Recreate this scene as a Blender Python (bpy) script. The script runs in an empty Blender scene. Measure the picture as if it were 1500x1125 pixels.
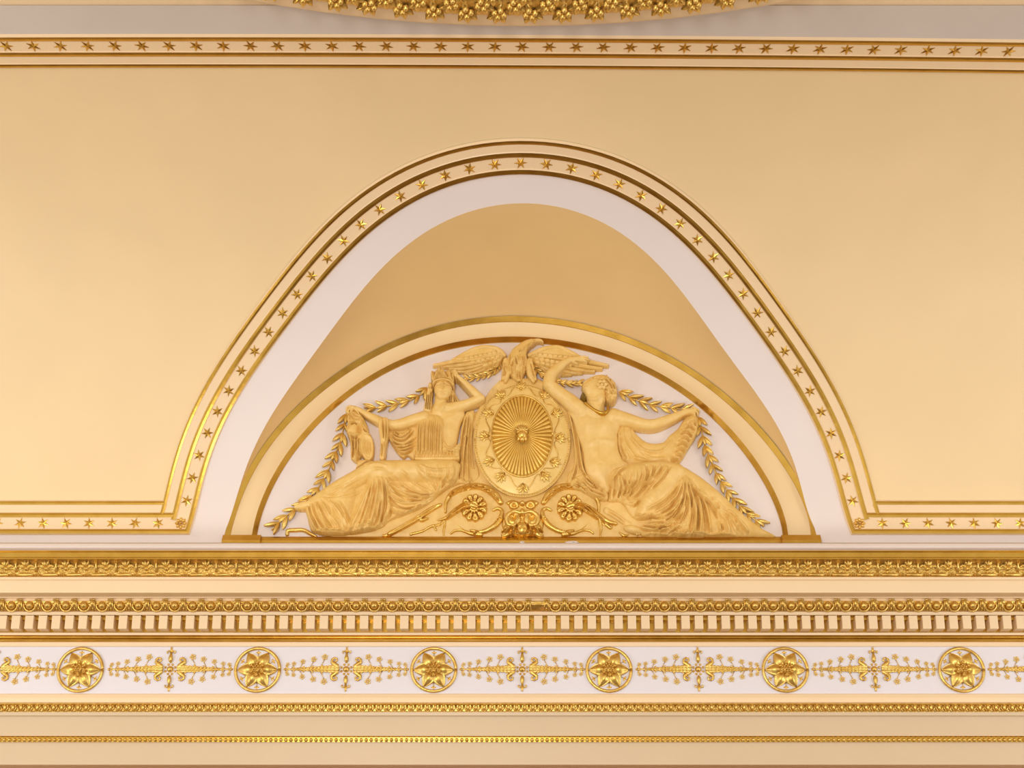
import bpy, math, random
import numpy as np
from mathutils import Vector, Matrix
random.seed(7); RNG = np.random.default_rng(7)
SC = bpy.context.scene
COL = SC.collection
PI = math.pi

# ------------------------------------------------------------------ camera
F, PITCH, PPX, PPY, DIST, CZ = 2000.0, math.radians(16.55), 750.0, 900.0, 9.8, 1.6
cam_data = bpy.data.cameras.new('camera'); cam = bpy.data.objects.new('camera', cam_data); COL.objects.link(cam)
cam_data.sensor_fit = 'HORIZONTAL'; cam_data.sensor_width = 36.0; cam_data.lens = 36.0*F/1500.0
cam_data.shift_y = (PPY-562.5)/1500.0
cam.location = (0, -DIST, CZ); cam.rotation_euler = (PI/2+PITCH, 0, 0)
cam_data.clip_end = 200
SC.camera = cam

# ------------------------------------------------------------------ world, lamps, exposure
W = bpy.data.worlds.new('world'); SC.world = W; W.use_nodes = True
bg = W.node_tree.nodes['Background']; bg.inputs[0].default_value = (1.0, 0.97, 0.94, 1); bg.inputs[1].default_value = 0.84
def area(name, loc, target, size, power, color):
    d = bpy.data.lights.new(name, 'AREA'); d.shape = 'DISK'; d.size = size; d.energy = power; d.color = color
    o = bpy.data.objects.new(name, d); COL.objects.link(o); o.location = loc
    o.rotation_euler = (Vector(target)-Vector(loc)).to_track_quat('-Z', 'Y').to_euler(); return o
WARM = (1.0, 0.95, 0.87)
area('hall_lamp', (-7.2, -5.3, 1.2), (-4.9, -0.9, 7.0), 2.0, 150, WARM)
area('hall_lamp', (7.4, -5.3, 1.2), (5.2, -0.9, 7.1), 2.0, 150, WARM)
area('hall_lamp', (-1.6, -11.5, 2.6), (0, 0, 6.0), 2.4, 355, WARM)
SC.view_settings.view_transform = 'Standard'; SC.view_settings.look = 'None'
SC.view_settings.gamma = 1; SC.view_settings.use_curve_mapping = False
SC.view_settings.exposure = 0.30

# ------------------------------------------------------------------ projection of measured picture points onto the real planes
_c, _s = math.cos(PITCH), math.sin(PITCH)
def ray(px, py):
    u = (np.asarray(px, float)-PPX)/F; v = (PPY-np.asarray(py, float))/F
    return u, _c-v*_s, _s+v*_c
def up(px, py, d=0.0):                      # on the plane a distance d in front of the wall -> x, z
    a, b, c = ray(px, py); t = (DIST-np.asarray(d, float))/b
    return a*t, CZ+c*t
def zat(py, d=0.0): return float(up(750, py, d)[1])
# the barrel vault: quarter round, springing upright from the wall
R = 2.6; DV = 0.06; ZS = zat(795, DV)
def upv(px, py):                            # on the vault -> x, s (arc length above the springing)
    a, b, c = ray(px, py)
    oy, oz = -DIST+DV+R, CZ-ZS
    A = b*b+c*c; B = 2*(oy*b+oz*c); C = oy*oy+oz*oz-R*R
    t = (-B+np.sqrt(np.maximum(B*B-4*A*C, 0)))/(2*A)
    return a*t, R*np.arctan2(oz+c*t, oy+b*t)
def vp(x, s, n=0.0):                        # point of the vault, n towards the room
    x = np.asarray(x, float); s = np.asarray(s, float); n = np.asarray(n, float)
    ph = np.minimum(s/R, PI/2); ex = np.maximum(s-R*PI/2, 0)
    y = -DV-R+(R-n)*np.cos(ph)-ex; z = ZS+(R-n)*np.sin(ph)
    return np.stack(np.broadcast_arrays(x, y, z), -1)
def vframe(x, s, n=0.0):                    # matrix whose Z looks into the room
    p = vp(x, s, n); ph = min(s/R, PI/2)
    N = Vector((0, -math.cos(ph), -math.sin(ph))); X = Vector((1, 0, 0)); Y = N.cross(X)
    m = Matrix((X, Y, N)).transposed().to_4x4(); m.translation = Vector(p); return m

# ------------------------------------------------------------------ materials
def mat(name, col, rough=0.6, metal=0.0, var=0.06, scale=6.0, bump=0.0, bscale=60.0, col2=None, rvar=0.0):
    m = bpy.data.materials.new(name); m.use_nodes = True; nt = m.node_tree; b = nt.nodes['Principled BSDF']
    L = nt.links.new
    tc = nt.nodes.new('ShaderNodeTexCoord')
    nz = nt.nodes.new('ShaderNodeTexNoise'); nz.inputs['Scale'].default_value = scale; nz.inputs['Detail'].default_value = 4
    L(tc.outputs['Object'], nz.inputs['Vector'])
    rp = nt.nodes.new('ShaderNodeValToRGB'); rp.color_ramp.elements[0].position = 0.3; rp.color_ramp.elements[1].position = 0.7
    c2 = col2 or tuple(c*(1-var) for c in col)
    rp.color_ramp.elements[0].color = (*c2, 1); rp.color_ramp.elements[1].color = (*col, 1)
    L(nz.outputs['Fac'], rp.inputs['Fac']); L(rp.outputs['Color'], b.inputs['Base Color'])
    b.inputs['Roughness'].default_value = rough; b.inputs['Metallic'].default_value = metal
    if rvar:
        mr = nt.nodes.new('ShaderNodeMapRange'); mr.inputs['To Min'].default_value = rough-rvar; mr.inputs['To Max'].default_value = rough+rvar
        L(nz.outputs['Fac'], mr.inputs['Value']); L(mr.outputs['Result'], b.inputs['Roughness'])
    if bump:
        n2 = nt.nodes.new('ShaderNodeTexNoise'); n2.inputs['Scale'].default_value = bscale; n2.inputs['Detail'].default_value = 3
        L(tc.outputs['Object'], n2.inputs['Vector'])
        bp = nt.nodes.new('ShaderNodeBump'); bp.inputs['Strength'].default_value = bump; bp.inputs['Distance'].default_value = 0.01
        L(n2.outputs['Fac'], bp.inputs['Height']); L(bp.outputs['Normal'], b.inputs['Normal'])
    return m
def lin(r, g, b):
    f = lambda c: (c/255/12.92) if c/255 <= 0.04045 else ((c/255+0.055)/1.055)**2.4
    return (f(r), f(g), f(b))
M = {}
M['panel'] = mat('panel_plaster', lin(240, 214, 167), 0.5, var=0.05, scale=1.3, bump=0.05, bscale=9)
M['soffit'] = mat('lunette_plaster', lin(241, 209, 150), 0.5, var=0.06, scale=1.6, bump=0.05, bscale=9)
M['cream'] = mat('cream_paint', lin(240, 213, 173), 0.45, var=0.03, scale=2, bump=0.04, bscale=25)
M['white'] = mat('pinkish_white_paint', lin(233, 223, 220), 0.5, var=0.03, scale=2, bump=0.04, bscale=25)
M['frieze'] = mat('pale_lilac_paint', lin(226, 222, 228), 0.5, var=0.02, scale=3, bump=0.04, bscale=25)
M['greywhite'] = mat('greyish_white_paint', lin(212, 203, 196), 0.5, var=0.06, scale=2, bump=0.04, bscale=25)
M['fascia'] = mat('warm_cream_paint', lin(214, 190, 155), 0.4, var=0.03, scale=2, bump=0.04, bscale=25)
M['gold'] = mat('gilding', lin(238, 205, 122), 0.36, 0.85, scale=30, bump=0.16, bscale=120, col2=lin(216, 172, 80), rvar=0.08)
M['goldline'] = mat('gilded_fillet', lin(208, 166, 76), 0.32, 0.95, scale=9, bump=0.035, bscale=60, col2=lin(196, 152, 62), rvar=0.05)
M['ochre'] = mat('ochre_glazed_plaster', lin(240, 207, 134), 0.42, 0.0, scale=14, bump=0.10, bscale=70, col2=lin(231, 193, 112))
M['ochre2'] = mat('ochre_glazed_drapery', lin(238, 203, 128), 0.42, 0.0, scale=14, bump=0.12, bscale=70, col2=lin(226, 186, 102))
M['cart'] = mat('gold_glazed_shield', lin(241, 210, 136), 0.40, 0.1, scale=14, bump=0.10, bscale=70, col2=lin(234, 199, 114))
M['star'] = mat('gilded_star', lin(212, 168, 78), 0.3, 0.95, scale=30, bump=0.03, bscale=120, col2=lin(200, 154, 64))
M['flute'] = mat('gilt_glazed_flute', lin(238, 200, 108), 0.38, 0.45, scale=14, bump=0.05, bscale=70, col2=lin(228, 184, 84))
M['floor'] = mat('dark_parquet', lin(104, 74, 46), 0.45, scale=3)

# ------------------------------------------------------------------ mesh helpers
def link(o, parent=None):
    COL.objects.link(o)
    if parent is not None: o.parent = parent
    return o
def mesh(name, V, Fc, m, smooth=False):
    me = bpy.data.meshes.new(name)
    V = np.asarray(V, float).reshape(-1, 3)
    me.from_pydata(V.tolist(), [], Fc if isinstance(Fc, list) else np.asarray(Fc).tolist())
    me.materials.append(m); me.update()
    if smooth: me.polygons.foreach_set('use_smooth', [True]*len(me.polygons))
    return me
def obj(name, me, parent=None, mtx=None):
    o = bpy.data.objects.new(name, me); link(o, parent)
    if mtx is not None: o.matrix_basis = mtx
    return o
def tag(o, label=None, cat=None, group=None, kind=None):
    if label: o['label'] = label
    if cat: o['category'] = cat
    if group: o['group'] = group
    if kind: o['kind'] = kind
    return o
def empty(name, loc=(0, 0, 0), label=None, cat=None, group=None, kind=None):
    o = bpy.data.objects.new(name, None); link(o); o.location = loc; o.empty_display_size = 0.1
    return tag(o, label, cat, group, kind)
def gridfaces(a, b, flip=False):
    i = np.arange(a-1)[:, None]*b+np.arange(b-1)[None]
    q = np.stack([i, i+1, i+b+1, i+b], -1).reshape(-1, 4)
    return q[:, ::-1] if flip else q
def join(parts):                            # [(V, F)] -> one V, F
    Vs, Fs, n = [], [], 0
    for V, Fc in parts:
        V = np.asarray(V, float).reshape(-1, 3); Vs.append(V); Fs += [[int(k)+n for k in f] for f in Fc]; n += len(V)
    return np.concatenate(Vs), Fs
def extrude_x(prof, x0=-6.0, x1=6.0, nx=2):
    P = np.array(prof, float); xs = np.linspace(x0, x1, nx)
    V = np.array([[(x, y, z) for (y, z) in P] for x in xs]); return V.reshape(-1, 3), gridfaces(nx, len(P))
def ellipsoid(c, r, nu=8, nv=5, half=False):
    V, Fc = [], []
    for j in range(nv+1):
        t = PI*j/nv if not half else PI/2*j/nv
        for i in range(nu):
            p = 2*PI*i/nu; V.append((c[0]+r[0]*math.sin(t)*math.cos(p), c[1]+r[1]*math.sin(t)*math.sin(p), c[2]+r[2]*math.cos(t)))
    for j in range(nv):
        for i in range(nu):
            Fc.append([j*nu+i, (j+1)*nu+i, (j+1)*nu+(i+1) % nu, j*nu+(i+1) % nu])
    return V, Fc
def boxg(c, h, taper=1.0):                  # box centred c, half sizes h; local Z out of the wall
    x, y, z = c; a, b, d = h; t = taper
    V = [(x-a, y-b, z-d), (x+a, y-b, z-d), (x+a, y+b, z-d), (x-a, y+b, z-d), (x-a*t, y-b*t, z+d), (x+a*t, y-b*t, z+d), (x+a*t, y+b*t, z+d), (x-a*t, y+b*t, z+d)]
    return V, [[4, 5, 6, 7], [0, 4, 7, 3], [1, 2, 6, 5], [0, 1, 5, 4], [3, 7, 6, 2]]
def tube(pts, rad, n=6, flat=1.0):          # tapered tube in local space, Z squashed by flat
    P = np.array(pts, float); r = np.broadcast_to(np.asarray(rad, float), (len(P),)); V, Fc = [], []
    T = np.gradient(P, axis=0); T /= np.linalg.norm(T, axis=1)[:, None]+1e-9
    for k in range(len(P)):
        a = np.cross(T[k], (0, 0, 1.0)); a /= np.linalg.norm(a)+1e-9; b = np.cross(a, T[k])
        for i in range(n):
            q = 2*PI*i/n; V.append(P[k]+r[k]*(a*math.cos(q)+b*math.sin(q)*flat))
    for k in range(len(P)-1):
        for i in range(n): Fc.append([k*n+i, k*n+(i+1) % n, (k+1)*n+(i+1) % n, (k+1)*n+i])
    Fc.append(list(range(n))[::-1]); Fc.append([(len(P)-1)*n+i for i in range(n)])
    return V, Fc
def leafg(L, w, h, bend=0.0, n=4, tip=0.0):  # a ridged leaf along +X from the origin, Z out
    V, Fc = [], []
    for k in range(n+1):
        t = k/n; ww = w*(math.sin(PI*min(1, t*0.92+0.08))**0.8); x = L*t; zz = h*math.sin(PI*(0.15+0.75*t))+bend*t*t
        V += [(x, -ww, 0.25*zz), (x, -ww*0.45, 0.8*zz), (x, 0, zz if k % 2 == 0 else zz), (x, ww*0.45, 0.8*zz), (x, ww, 0.25*zz)]
    Fc = gridfaces(n+1, 5, True).tolist()
    V += [(p[0], p[1], -0.004) for p in V]; m = (n+1)*5
    for k in range(n):
        a = k*5; Fc.append([a, a+5, a+5+m, a+m]); a = k*5+4; Fc.append([a+m, a+5+m, a+5, a])
    return V, Fc
def xf(g, m):
    V, Fc = g; V = np.asarray(V, float).reshape(-1, 3); m = np.array(m); return V@m[:3, :3].T+m[:3, 3], Fc
def rz(a, s=1.0, loc=(0, 0, 0)): return Matrix.Translation(loc)@Matrix.Rotation(a, 4, 'Z')@Matrix.Scale(s, 4)
def wallframe(x, z, d=0.0):                 # local X right, Y up, Z out of the wall
    m = Matrix(((1, 0, 0), (0, 0, 1), (0, -1, 0))).transposed().to_4x4(); m.translation = (x, -d, z); return m
def smoothfit(px, py, fn, deg, x0, ysc=1.0):  # measured points -> smooth curve r(theta)
    X, Y = fn(np.array(px, float), np.array(py, float))
    th = np.arctan2(Y+0.0, X-x0); r = np.hypot(X-x0, Y); return np.polyfit(th-PI/2, r, deg)
# ------------------------------------------------------------------ measured outlines of the arch
def P2(s): a = np.array([float(v) for v in s.replace(';', ' ').replace(',', ' ').split()]).reshape(-1, 2); return a[:, 0], a[:, 1]
C_PX = P2("276.5,779.5 282.6,742 292.5,706.7 304.4,671 319.6,635.6 339.4,600 359.6,560 378.2,524.4 404,489 430.7,453.3 450,432 480.4,400 521,359 556.7,325.3 592,301.3 627.8,280.9 650,270.2 683,257.6 726.7,249.8 770,247.2 813.3,250.7 856.7,262.8 880,271 915.6,290.4 951,312.7 986.7,341 1022,372 1051,404 1075.6,432 1111,476.4 1146.7,532.4 1183,598.5 1203,641 1219,678 1231.6,713.8 1242,751 1248,780")
G_PX = P2("328.4,786.7 333.8,756 346,724 358.7,692.4 371,665.8 390.7,626.7 404.5,600 415.6,579.8 433,551 442,538.9 468.9,497.8 500,461 520,440 556.7,400.9 592,369.8 627.8,341 655,323.5 709,301.8 744,294.9 770,293 796,294.9 830.7,301.8 865,317.4 880,327.8 915.6,352.7 951,381 986.7,416.7 999,430 1040,478 1066.7,512 1088,544 1105.8,572.4 1121,600 1139,633.8 1157,665.8 1169,696 1178,721 1192.4,765 1196,783")
O_PX = P2("333,786 342.7,751 351.6,724.4 371,687 390.7,653.3 419,617.8 433.3,605.6 468.9,572.7 504.4,545 540,523.8 575.6,506 611,491.8 640,482.9 690,473 770,468 812,472.4 874.4,485.8 936.6,506 998.8,537 1061,583.7 1107.7,627.3 1138.8,664.6 1166.8,705 1185.5,754.8 1192.5,784")
I_PX = P2("372,786 380,751 390.7,724.4 406.7,692.4 419,671 437,645.6 468.9,613.6 504.4,581.6 540,555.8 575.6,535.3 611,520 640,512 690,502 750,496.7 812,500 874,513.8 936.6,535.5 998.8,571 1061,624 1107.7,680 1138.8,739 1151,781")
def curve(px, fn, deg, x0, th0, th1, n):
    X, Y = fn(*px); th = np.arctan2(Y, X-x0); c = np.polyfit(th-PI/2, np.hypot(X-x0, Y), deg)
    t = np.linspace(th0 if th0 is not None else th[0], th1 if th1 is not None else th[-1], n); r = np.polyval(c, t-PI/2)
    return np.stack([x0+r*np.cos(t), r*np.sin(t)], -1)
X0 = float(up(767, 780, 0.05)[0])
DA = 0.03                                    # archivolt face in front of the tympanum
ZB = zat(786, DA)
wallfn = lambda d: (lambda px, py: (up(px, py, d)[0], up(px, py, d)[1]-ZB))
Ccur = curve(C_PX, upv, 9, X0, None, None, 120)
Gcur = curve(G_PX, upv, 9, X0, None, None, 120)
Ocur = curve(O_PX, wallfn(DA), 9, X0, None, None, 120)
Icur = curve(I_PX, wallfn(DA), 9, X0, None, None, 120)
Gcur[0, 1] = Gcur[-1, 1] = 0.0
STOP = np.array([upv(0, y)[1] for y in (0,)])
def srow(pl, pc, pr):                        # a nearly level line across the vault, measured at left, middle, right
    X = []; S = []
    for px, py in ((0, pl), (750, pc), (1500, pr)):
        x, s = upv(px, py); X.append(x); S.append(s)
    return np.polyfit(np.array(X, float), np.array(S, float), 2)
# ------------------------------------------------------------------ floor far below
fl = obj('floor', mesh('floor', [(-14, -24, 0), (14, -24, 0), (14, 2, 0), (-14, 2, 0)], [[0, 1, 2, 3]], M['floor']))
tag(fl, 'dark polished floor of the hall far below', 'floor', kind='structure')
# ------------------------------------------------------------------ tympanum wall, frieze wall (one slab) 
zf0, zf1 = zat(1018), zat(946)
V, Fc = join([([(-6.5, 0, zf1), (6.5, 0, zf1), (6.5, 0, ZS+R+0.5), (-6.5, 0, ZS+R+0.5)], [[0, 1, 2, 3]])])
wb = obj('wall_back', mesh('wall_back', V, Fc, M['white'])); tag(wb, 'pinkish white tympanum wall behind the gilded relief', 'wall', kind='structure')
V, Fc = join([([(-6.5, 0, zf0-0.1), (6.5, 0, zf0-0.1), (6.5, 0, zf1+0.05), (-6.5, 0, zf1+0.05)], [[0, 1, 2, 3]])])
fr = obj('trim_1', mesh('trim_1', V, Fc, M['frieze'])); tag(fr, 'pale lilac frieze band carrying the gilt roundels', 'frieze', kind='structure')
# ------------------------------------------------------------------ the vault
STOPV = R*PI/2
xs = np.unique(np.concatenate([np.linspace(-6.5, 6.5, 60), Gcur[:, 0]]))
o = np.argsort(Gcur[:, 0]); gx, gs = Gcur[o, 0], Gcur[o, 1]
s0 = np.where((xs >= gx[0]) & (xs <= gx[-1]), np.interp(xs, gx, gs), 0.0)
NS = 40
S = s0[:, None]+(STOPV-s0[:, None])*np.linspace(0, 1, NS)[None]
V = vp(np.repeat(xs[:, None], NS, 1), S, -0.004)
ce = obj('ceiling', mesh('ceiling', V, gridfaces(len(xs), NS), M['panel'], True)); tag(ce, 'tan plaster barrel vault springing from the cornice', 'ceiling', kind='structure')
# flat crown of the ceiling
ZC = ZS+R
cr = obj('ceiling_crown', mesh('ceiling_crown', [(-6.5, -DV-R+0.02, ZC+0.004), (6.5, -DV-R+0.02, ZC+0.004), (6.5, -9.5, ZC+0.004), (-6.5, -9.5, ZC+0.004)], [[0, 1, 2, 3]], M['cream']), ce)
# ------------------------------------------------------------------ lunette soffit
nl = 12
_th = np.arctan2(Ocur[:, 1], Ocur[:, 0]-X0)
A_ = np.stack([Ocur[:, 0]+0.016*np.cos(_th), np.full(120, -DA+0.01), Ocur[:, 1]+ZB+0.016*np.sin(_th)], -1); B_ = vp(Gcur[:, 0], Gcur[:, 1], 0.0)
def resamp(P, n):
    d = np.r_[0, np.cumsum(np.linalg.norm(np.diff(P, axis=0), axis=1))]; d /= d[-1]; t = np.linspace(0, 1, n)
    return np.stack([np.interp(t, d, P[:, k]) for k in range(P.shape[1])], -1)
A_, B_ = resamp(A_, 100), resamp(B_, 100)
t = np.linspace(0, 1, nl)[None, :, None]
V = A_[:, None]*(1-t)+B_[:, None]*t
lift = (np.sin(np.linspace(0, PI, 100))[:, None]*np.sin(np.linspace(0, PI, nl))[None])*0.03; V[:, :, 2] += lift
so = obj('ceiling_lunette', mesh('ceiling_lunette', V, gridfaces(100, nl, True), M['soffit'], True), ce)
# ------------------------------------------------------------------ star-studded frame running along the vault foot and round the arch
def offset_path(P, d):
    T = np.diff(P, axis=0); T /= np.linalg.norm(T, axis=1)[:, None]; Nn = np.stack([-T[:, 1], T[:, 0]], -1)
    a = np.vstack([Nn[:1], Nn]); b = np.vstack([Nn, Nn[-1:]]); m = a+b; m /= np.linalg.norm(m, axis=1)[:, None]
    k = np.maximum((m*a).sum(1), 0.35); return P+m*(d/k)[:, None]
yb = float(upv(750, 779.5)[1])
arch = Ccur[::-1].copy() if Ccur[0, 0] > Ccur[-1, 0] else Ccur.copy()
arch[0, 1] = arch[-1, 1] = yb
path = np.vstack([[(-6.5, yb)], arch, [(6.5, yb)]])
def strips(path, prof, pathfn=offset_path):
    """prof: [(d, n)] across the run -> lofted sheet on the vault"""
    L = [pathfn(path, d) for d, n in prof]
    V = np.stack([vp(l[:, 0], l[:, 1], n) for l, (d, n) in zip(L, prof)], 1); return V.reshape(-1, 3), gridfaces(len(path), len(prof)).tolist()
def frame(name, path, label, sgn=1.0):
    H = 0.020
    g = lambda pr: [(d*sgn, n) for d, n in pr]
    body = []
    body.append(strips(path, g([(-0.024, 0.0), (-0.020, H*0.55), (-0.017, H)])))
    body.append(strips(path, g([(0.017, H), (0.024, H*0.55), (0.110, H*0.55), (0.113, H)])))
    body.append(strips(path, g([(0.147, H), (0.154, H*0.7), (0.209, H*0.7), (0.212, H*.95)])))
    body.append(strips(path, g([(0.239, H*.95), (0.249, 0.0)])))
    V, Fc = join(body)
    if sgn < 0: Fc = [f[::-1] for f in Fc]
    t = obj(name, mesh(name, V, Fc, M['cream'])); tag(t, label, 'moulding', kind='structure')
    for a, b in (((-0.017, H), (0.017, H)), ((0.113, H), (0.147, H)), ((0.212, H*.95), (0.239, H*.95))):
        V, Fc = strips(path, g([a, ((a[0]+b[0])/2, (a[1]+b[1])/2+0.002), b]))
        if sgn < 0: Fc = [f[::-1] for f in Fc]
        obj('gilt_fillet', mesh('gilt_fillet', V, Fc, M['goldline']), t)
    return t
V, Fc = [], []
def star_mesh():
    V = [(0, 0, 0.0075)]
    for k in range(12):
        r = 0.046 if k % 2 == 0 else 0.019; a = 2*PI*k/12; V.append((r*math.cos(a), r*math.sin(a), 0.004 if k % 2 == 0 else 0.002))
    V += [(v[0], v[1], -0.003) for v in V[1:]]
    Fc = [[0, 1+k, 1+(k+1) % 12] for k in range(12)]+[[1+k, 13+k, 13+(k+1) % 12, 1+(k+1) % 12] for k in range(12)]
    return mesh('star', V, Fc, M['star'])
STAR = star_mesh()
def put_star(parent, x, s, n=0.011): obj('star', STAR, parent, vframe(x, s, n)@Matrix.Rotation(random.uniform(0, PI/3), 4, 'Z'))
f1 = frame('trim_2', path, 'cream moulding with gilt stars framing the arch and vault foot')
mid = offset_path(path, 0.066)
am = mid[1:-1]; am = resamp(am, 400); L = np.linalg.norm(np.diff(am, axis=0), axis=1).sum()
nst = int(round(L/0.183))
for q in resamp(am, nst+1)[1:-1]: put_star(f1, q[0], q[1])
SB = mid[0, 1]
for c0, sg in ((mid[1, 0], -1), (mid[-2, 0], 1)):
    for k in range(1, 13): put_star(f1, c0+sg*(k*0.174), SB)
    rs = [ellipsoid((0, 0, 0.004), (0.012, 0.012, 0.022), 8, 3, True)]
    for k in range(8): rs.append(xf(ellipsoid((0.03, 0, 0.0), (0.018, 0.013, 0.016), 6, 3, True), rz(2*PI*k/8)))
    V, Fc = join(rs); obj('corner_rosette', mesh('corner_rosette', V, Fc, M['gold'], True), f1, vframe(c0, SB, 0.011))
# lavender white band between the frame and the groin / cornice
inner = offset_path(path, -0.02)
xg = np.interp(np.linspace(0, 1, 120), np.linspace(0, 1, 120), Gcur[::-1, 0] if Gcur[0, 0] > Gcur[-1, 0] else Gcur[:, 0])
gg = Gcur[::-1] if Gcur[0, 0] > Gcur[-1, 0] else Gcur
lo = np.vstack([[(-6.5, 0.0)], gg, [(6.5, 0.0)]])
NB = 8; tt = np.linspace(0, 1, NB)
Q = lo[:, None]*(1-tt)[None, :, None]+inner[:, None]*tt[None, :, None]
V = vp(Q[..., 0], Q[..., 1], 0.0)
lb = obj('trim_3', mesh('trim_3', V, gridfaces(len(path), NB), M['white'], True)); tag(lb, 'pinkish white band between the starry moulding and the lunette edge', 'band', kind='structure')
# top frame: level run high on the vault
crow = srow(54.2, 55.2, 62)
tx = np.linspace(-6.5, 6.5, 41); tpath = np.stack([tx, np.polyval(crow, tx)], -1)
offv = lambda P, d: P+np.array([[0, d]])
def rows_for_top():
    s = [float(upv(750, y)[1]) for y in (55.2, 77.2, 93.8)]; return s[0]-s[1], s[0]-s[2]
dB, dA = rows_for_top()
f2 = frame('trim_4', tpath, 'cream moulding with gilt stars running level below the ceiling', -1.0)
ss = 0.066
xk = -5.2
while xk < 5.2:
    put_star(f2, xk, float(np.polyval(crow, xk))-ss); xk += 0.1755
# white strip above the top frame
xs2 = tx; top = np.full(41, float(upv(750, 8)[1])); base = np.polyval(crow, tx)+0.02
Q = base[:, None]+(top-base)[:, None]*np.linspace(0, 1, 6)[None]
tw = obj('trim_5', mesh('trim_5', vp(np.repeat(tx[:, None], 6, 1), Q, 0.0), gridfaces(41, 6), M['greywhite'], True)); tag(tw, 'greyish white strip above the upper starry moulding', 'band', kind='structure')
# ------------------------------------------------------------------ cornice and mouldings, top to bottom
def run(name, pts, m, label, cat='moulding', parent=None, kind='structure', smooth=False):
    prof = [(-d, zat(py, d)) if not isinstance(py, str) else (-d, float(py)) for d, py in pts]
    V, Fc = extrude_x(prof); o = obj(name, mesh(name, V, Fc, m, smooth), parent)
    if parent is None: tag(o, label, cat, kind=kind)
    return o
def arcpts(d0, y0, d1, y1, bulge, n=7):      # rounded moulding between two measured edges
    out = []
    for k in range(n):
        t = k/(n-1); out.append((d0+(d1-d0)*t+bulge*math.sin(PI*t), y0+(y1-y0)*t))
    return out
run('trim_6', [(0.0, str(zat(795, 0.37))), (0.36, str(zat(795, 0.37)))]+arcpts(0.375, 795.6, 0.385, 806.6, 0.03)+[(0.385, 812)], M['white'], 'rounded pinkish white ledge along the cornice top', smooth=True)
t7 = run('trim_7', [(0.10, 806.2), (0.48, 806.2), (0.48, 807.5), (0.465, 809), (0.464, 816), (0.47, 816.8), (0.47, 818.6), (0.44, 819)], M['goldline'], 'bright gilt fillet along the cornice edge')
t8 = run('trim_8', [(0.44, 818.8), (0.405, 822), (0.375, 827), (0.362, 833), (0.36, 838.5)], M['gold'], 'gilt acanthus leaf course under the cornice fillet')
t9 = run('trim_9', [(0.36, 838)]+arcpts(0.362, 839, 0.362, 845.5, -0.004), M['gold'], 'gilt bead and reel course below the acanthus leaves')
t10 = run('trim_10', [(0.36, 845.3), (0.368, 845.3), (0.368, 849), (0.35, 849.4), (0.35, 868.3), (0.335, 868.6), (0.33, 868.2), (0.20, 868.0+6.2), (0.195, 875.8), (0.17, 876.5), (0.17, 880.2)], M['cream'], 'plain cream corona face of the cornice with its soffit')
t11 = run('trim_11', [(0.17, 879.5), (0.165, 881), (0.155, 886), (0.135, 891), (0.115, 895.5), (0.11, 896)], M['gold'], 'gilt egg and dart course')
t12 = run('trim_12', [(0.115, 895.6), (0.125, 895.8), (0.125, 900.6), (0.03, 903.5), (0.03, 926.5), (0.055, 926.8), (0.055, 930.4)], M['cream'], 'cream dentil course with square blocks')
t13 = run('trim_13', [(0.055, 930.2), (0.03, 931.5), (0.02, 934.2)]+arcpts(0.022, 934.4, 0.022, 940.4, 0.02)+[(0.0, 941)], M['goldline'], 'polished gilt torus under the dentils', smooth=True)
t14 = run('trim_14', [(0.0, 940), (0.018, 940.3), (0.014, 946.6), (0.0, 947.4)], M['cream'], 'narrow cream fillet above the frieze')
t15 = run('trim_15', [(0.0, 1016), (0.012, 1017), (0.022, 1022), (0.022, 1029.5), (0.05, 1030)], M['cream'], 'cream moulding below the frieze')
t16 = run('trim_16', [(0.05, 1030), (0.052, 1031.5), (0.03, 1033), (0.022, 1041.5), (0.03, 1043)], M['gold'], 'gilt leaf and dart course below the frieze')
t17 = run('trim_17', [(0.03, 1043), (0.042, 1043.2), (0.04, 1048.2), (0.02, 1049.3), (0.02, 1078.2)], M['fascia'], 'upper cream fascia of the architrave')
t18 = run('trim_18', [(0.02, 1078), (0.03, 1078.4), (0.022, 1080), (0.018, 1087)], M['goldline'], 'gilt pearl course between the two fascias')
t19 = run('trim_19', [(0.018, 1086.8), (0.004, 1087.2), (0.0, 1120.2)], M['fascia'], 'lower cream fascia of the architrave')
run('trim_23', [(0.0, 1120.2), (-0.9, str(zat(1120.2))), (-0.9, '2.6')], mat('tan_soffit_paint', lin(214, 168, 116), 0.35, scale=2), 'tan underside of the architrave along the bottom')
def along(dx, x0, lim=4.7): 
    k0 = math.ceil((-lim-x0)/dx); return [x0+k*dx for k in range(k0, int((lim-x0)/dx)+1)]
def xat(px, py, d): return float(up(px, py, d)[0])
def pitch(dpx, py, d): return xat(750+dpx, py, d)-xat(750, py, d)
# dentils
g = boxg((0, 0, 0), (0.5, 0.5, 0.5)); DENT = mesh('dentil', *g, M['cream'])
zt, zb_ = zat(901.2, 0.125), zat(921, 0.115); dxd = pitch(19.62, 912, 0.11)
for x in along(dxd, xat(749.2, 912, 0.115)):
    obj('dentil', DENT, t12, Matrix.Translation((x, 0, 0))@wallframe(0, (zt+zb_)/2, 0.072)@Matrix.Diagonal((0.0615, zt-zb_, 0.09, 1)))
BB = mesh('dentil_spacer', *boxg((0, 0, 0), (0.5, 0.5, 0.5)), M['goldline'])
z1, z2 = zat(901.2, 0.08), zat(908, 0.08)
for x in along(dxd, xat(749.2, 912, 0.115)+dxd/2): obj('dentil_spacer', BB, t12, wallframe(x, (z1+z2)/2, 0.055)@Matrix.Diagonal((dxd-0.0615, z1-z2, 0.05, 1)))
z1, z2 = zat(908, 0.035), zat(926.3, 0.035); run('gilt_ground', [(0.033, 905), (0.034, 926.2)], M['goldline'], None, parent=t12)
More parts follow.
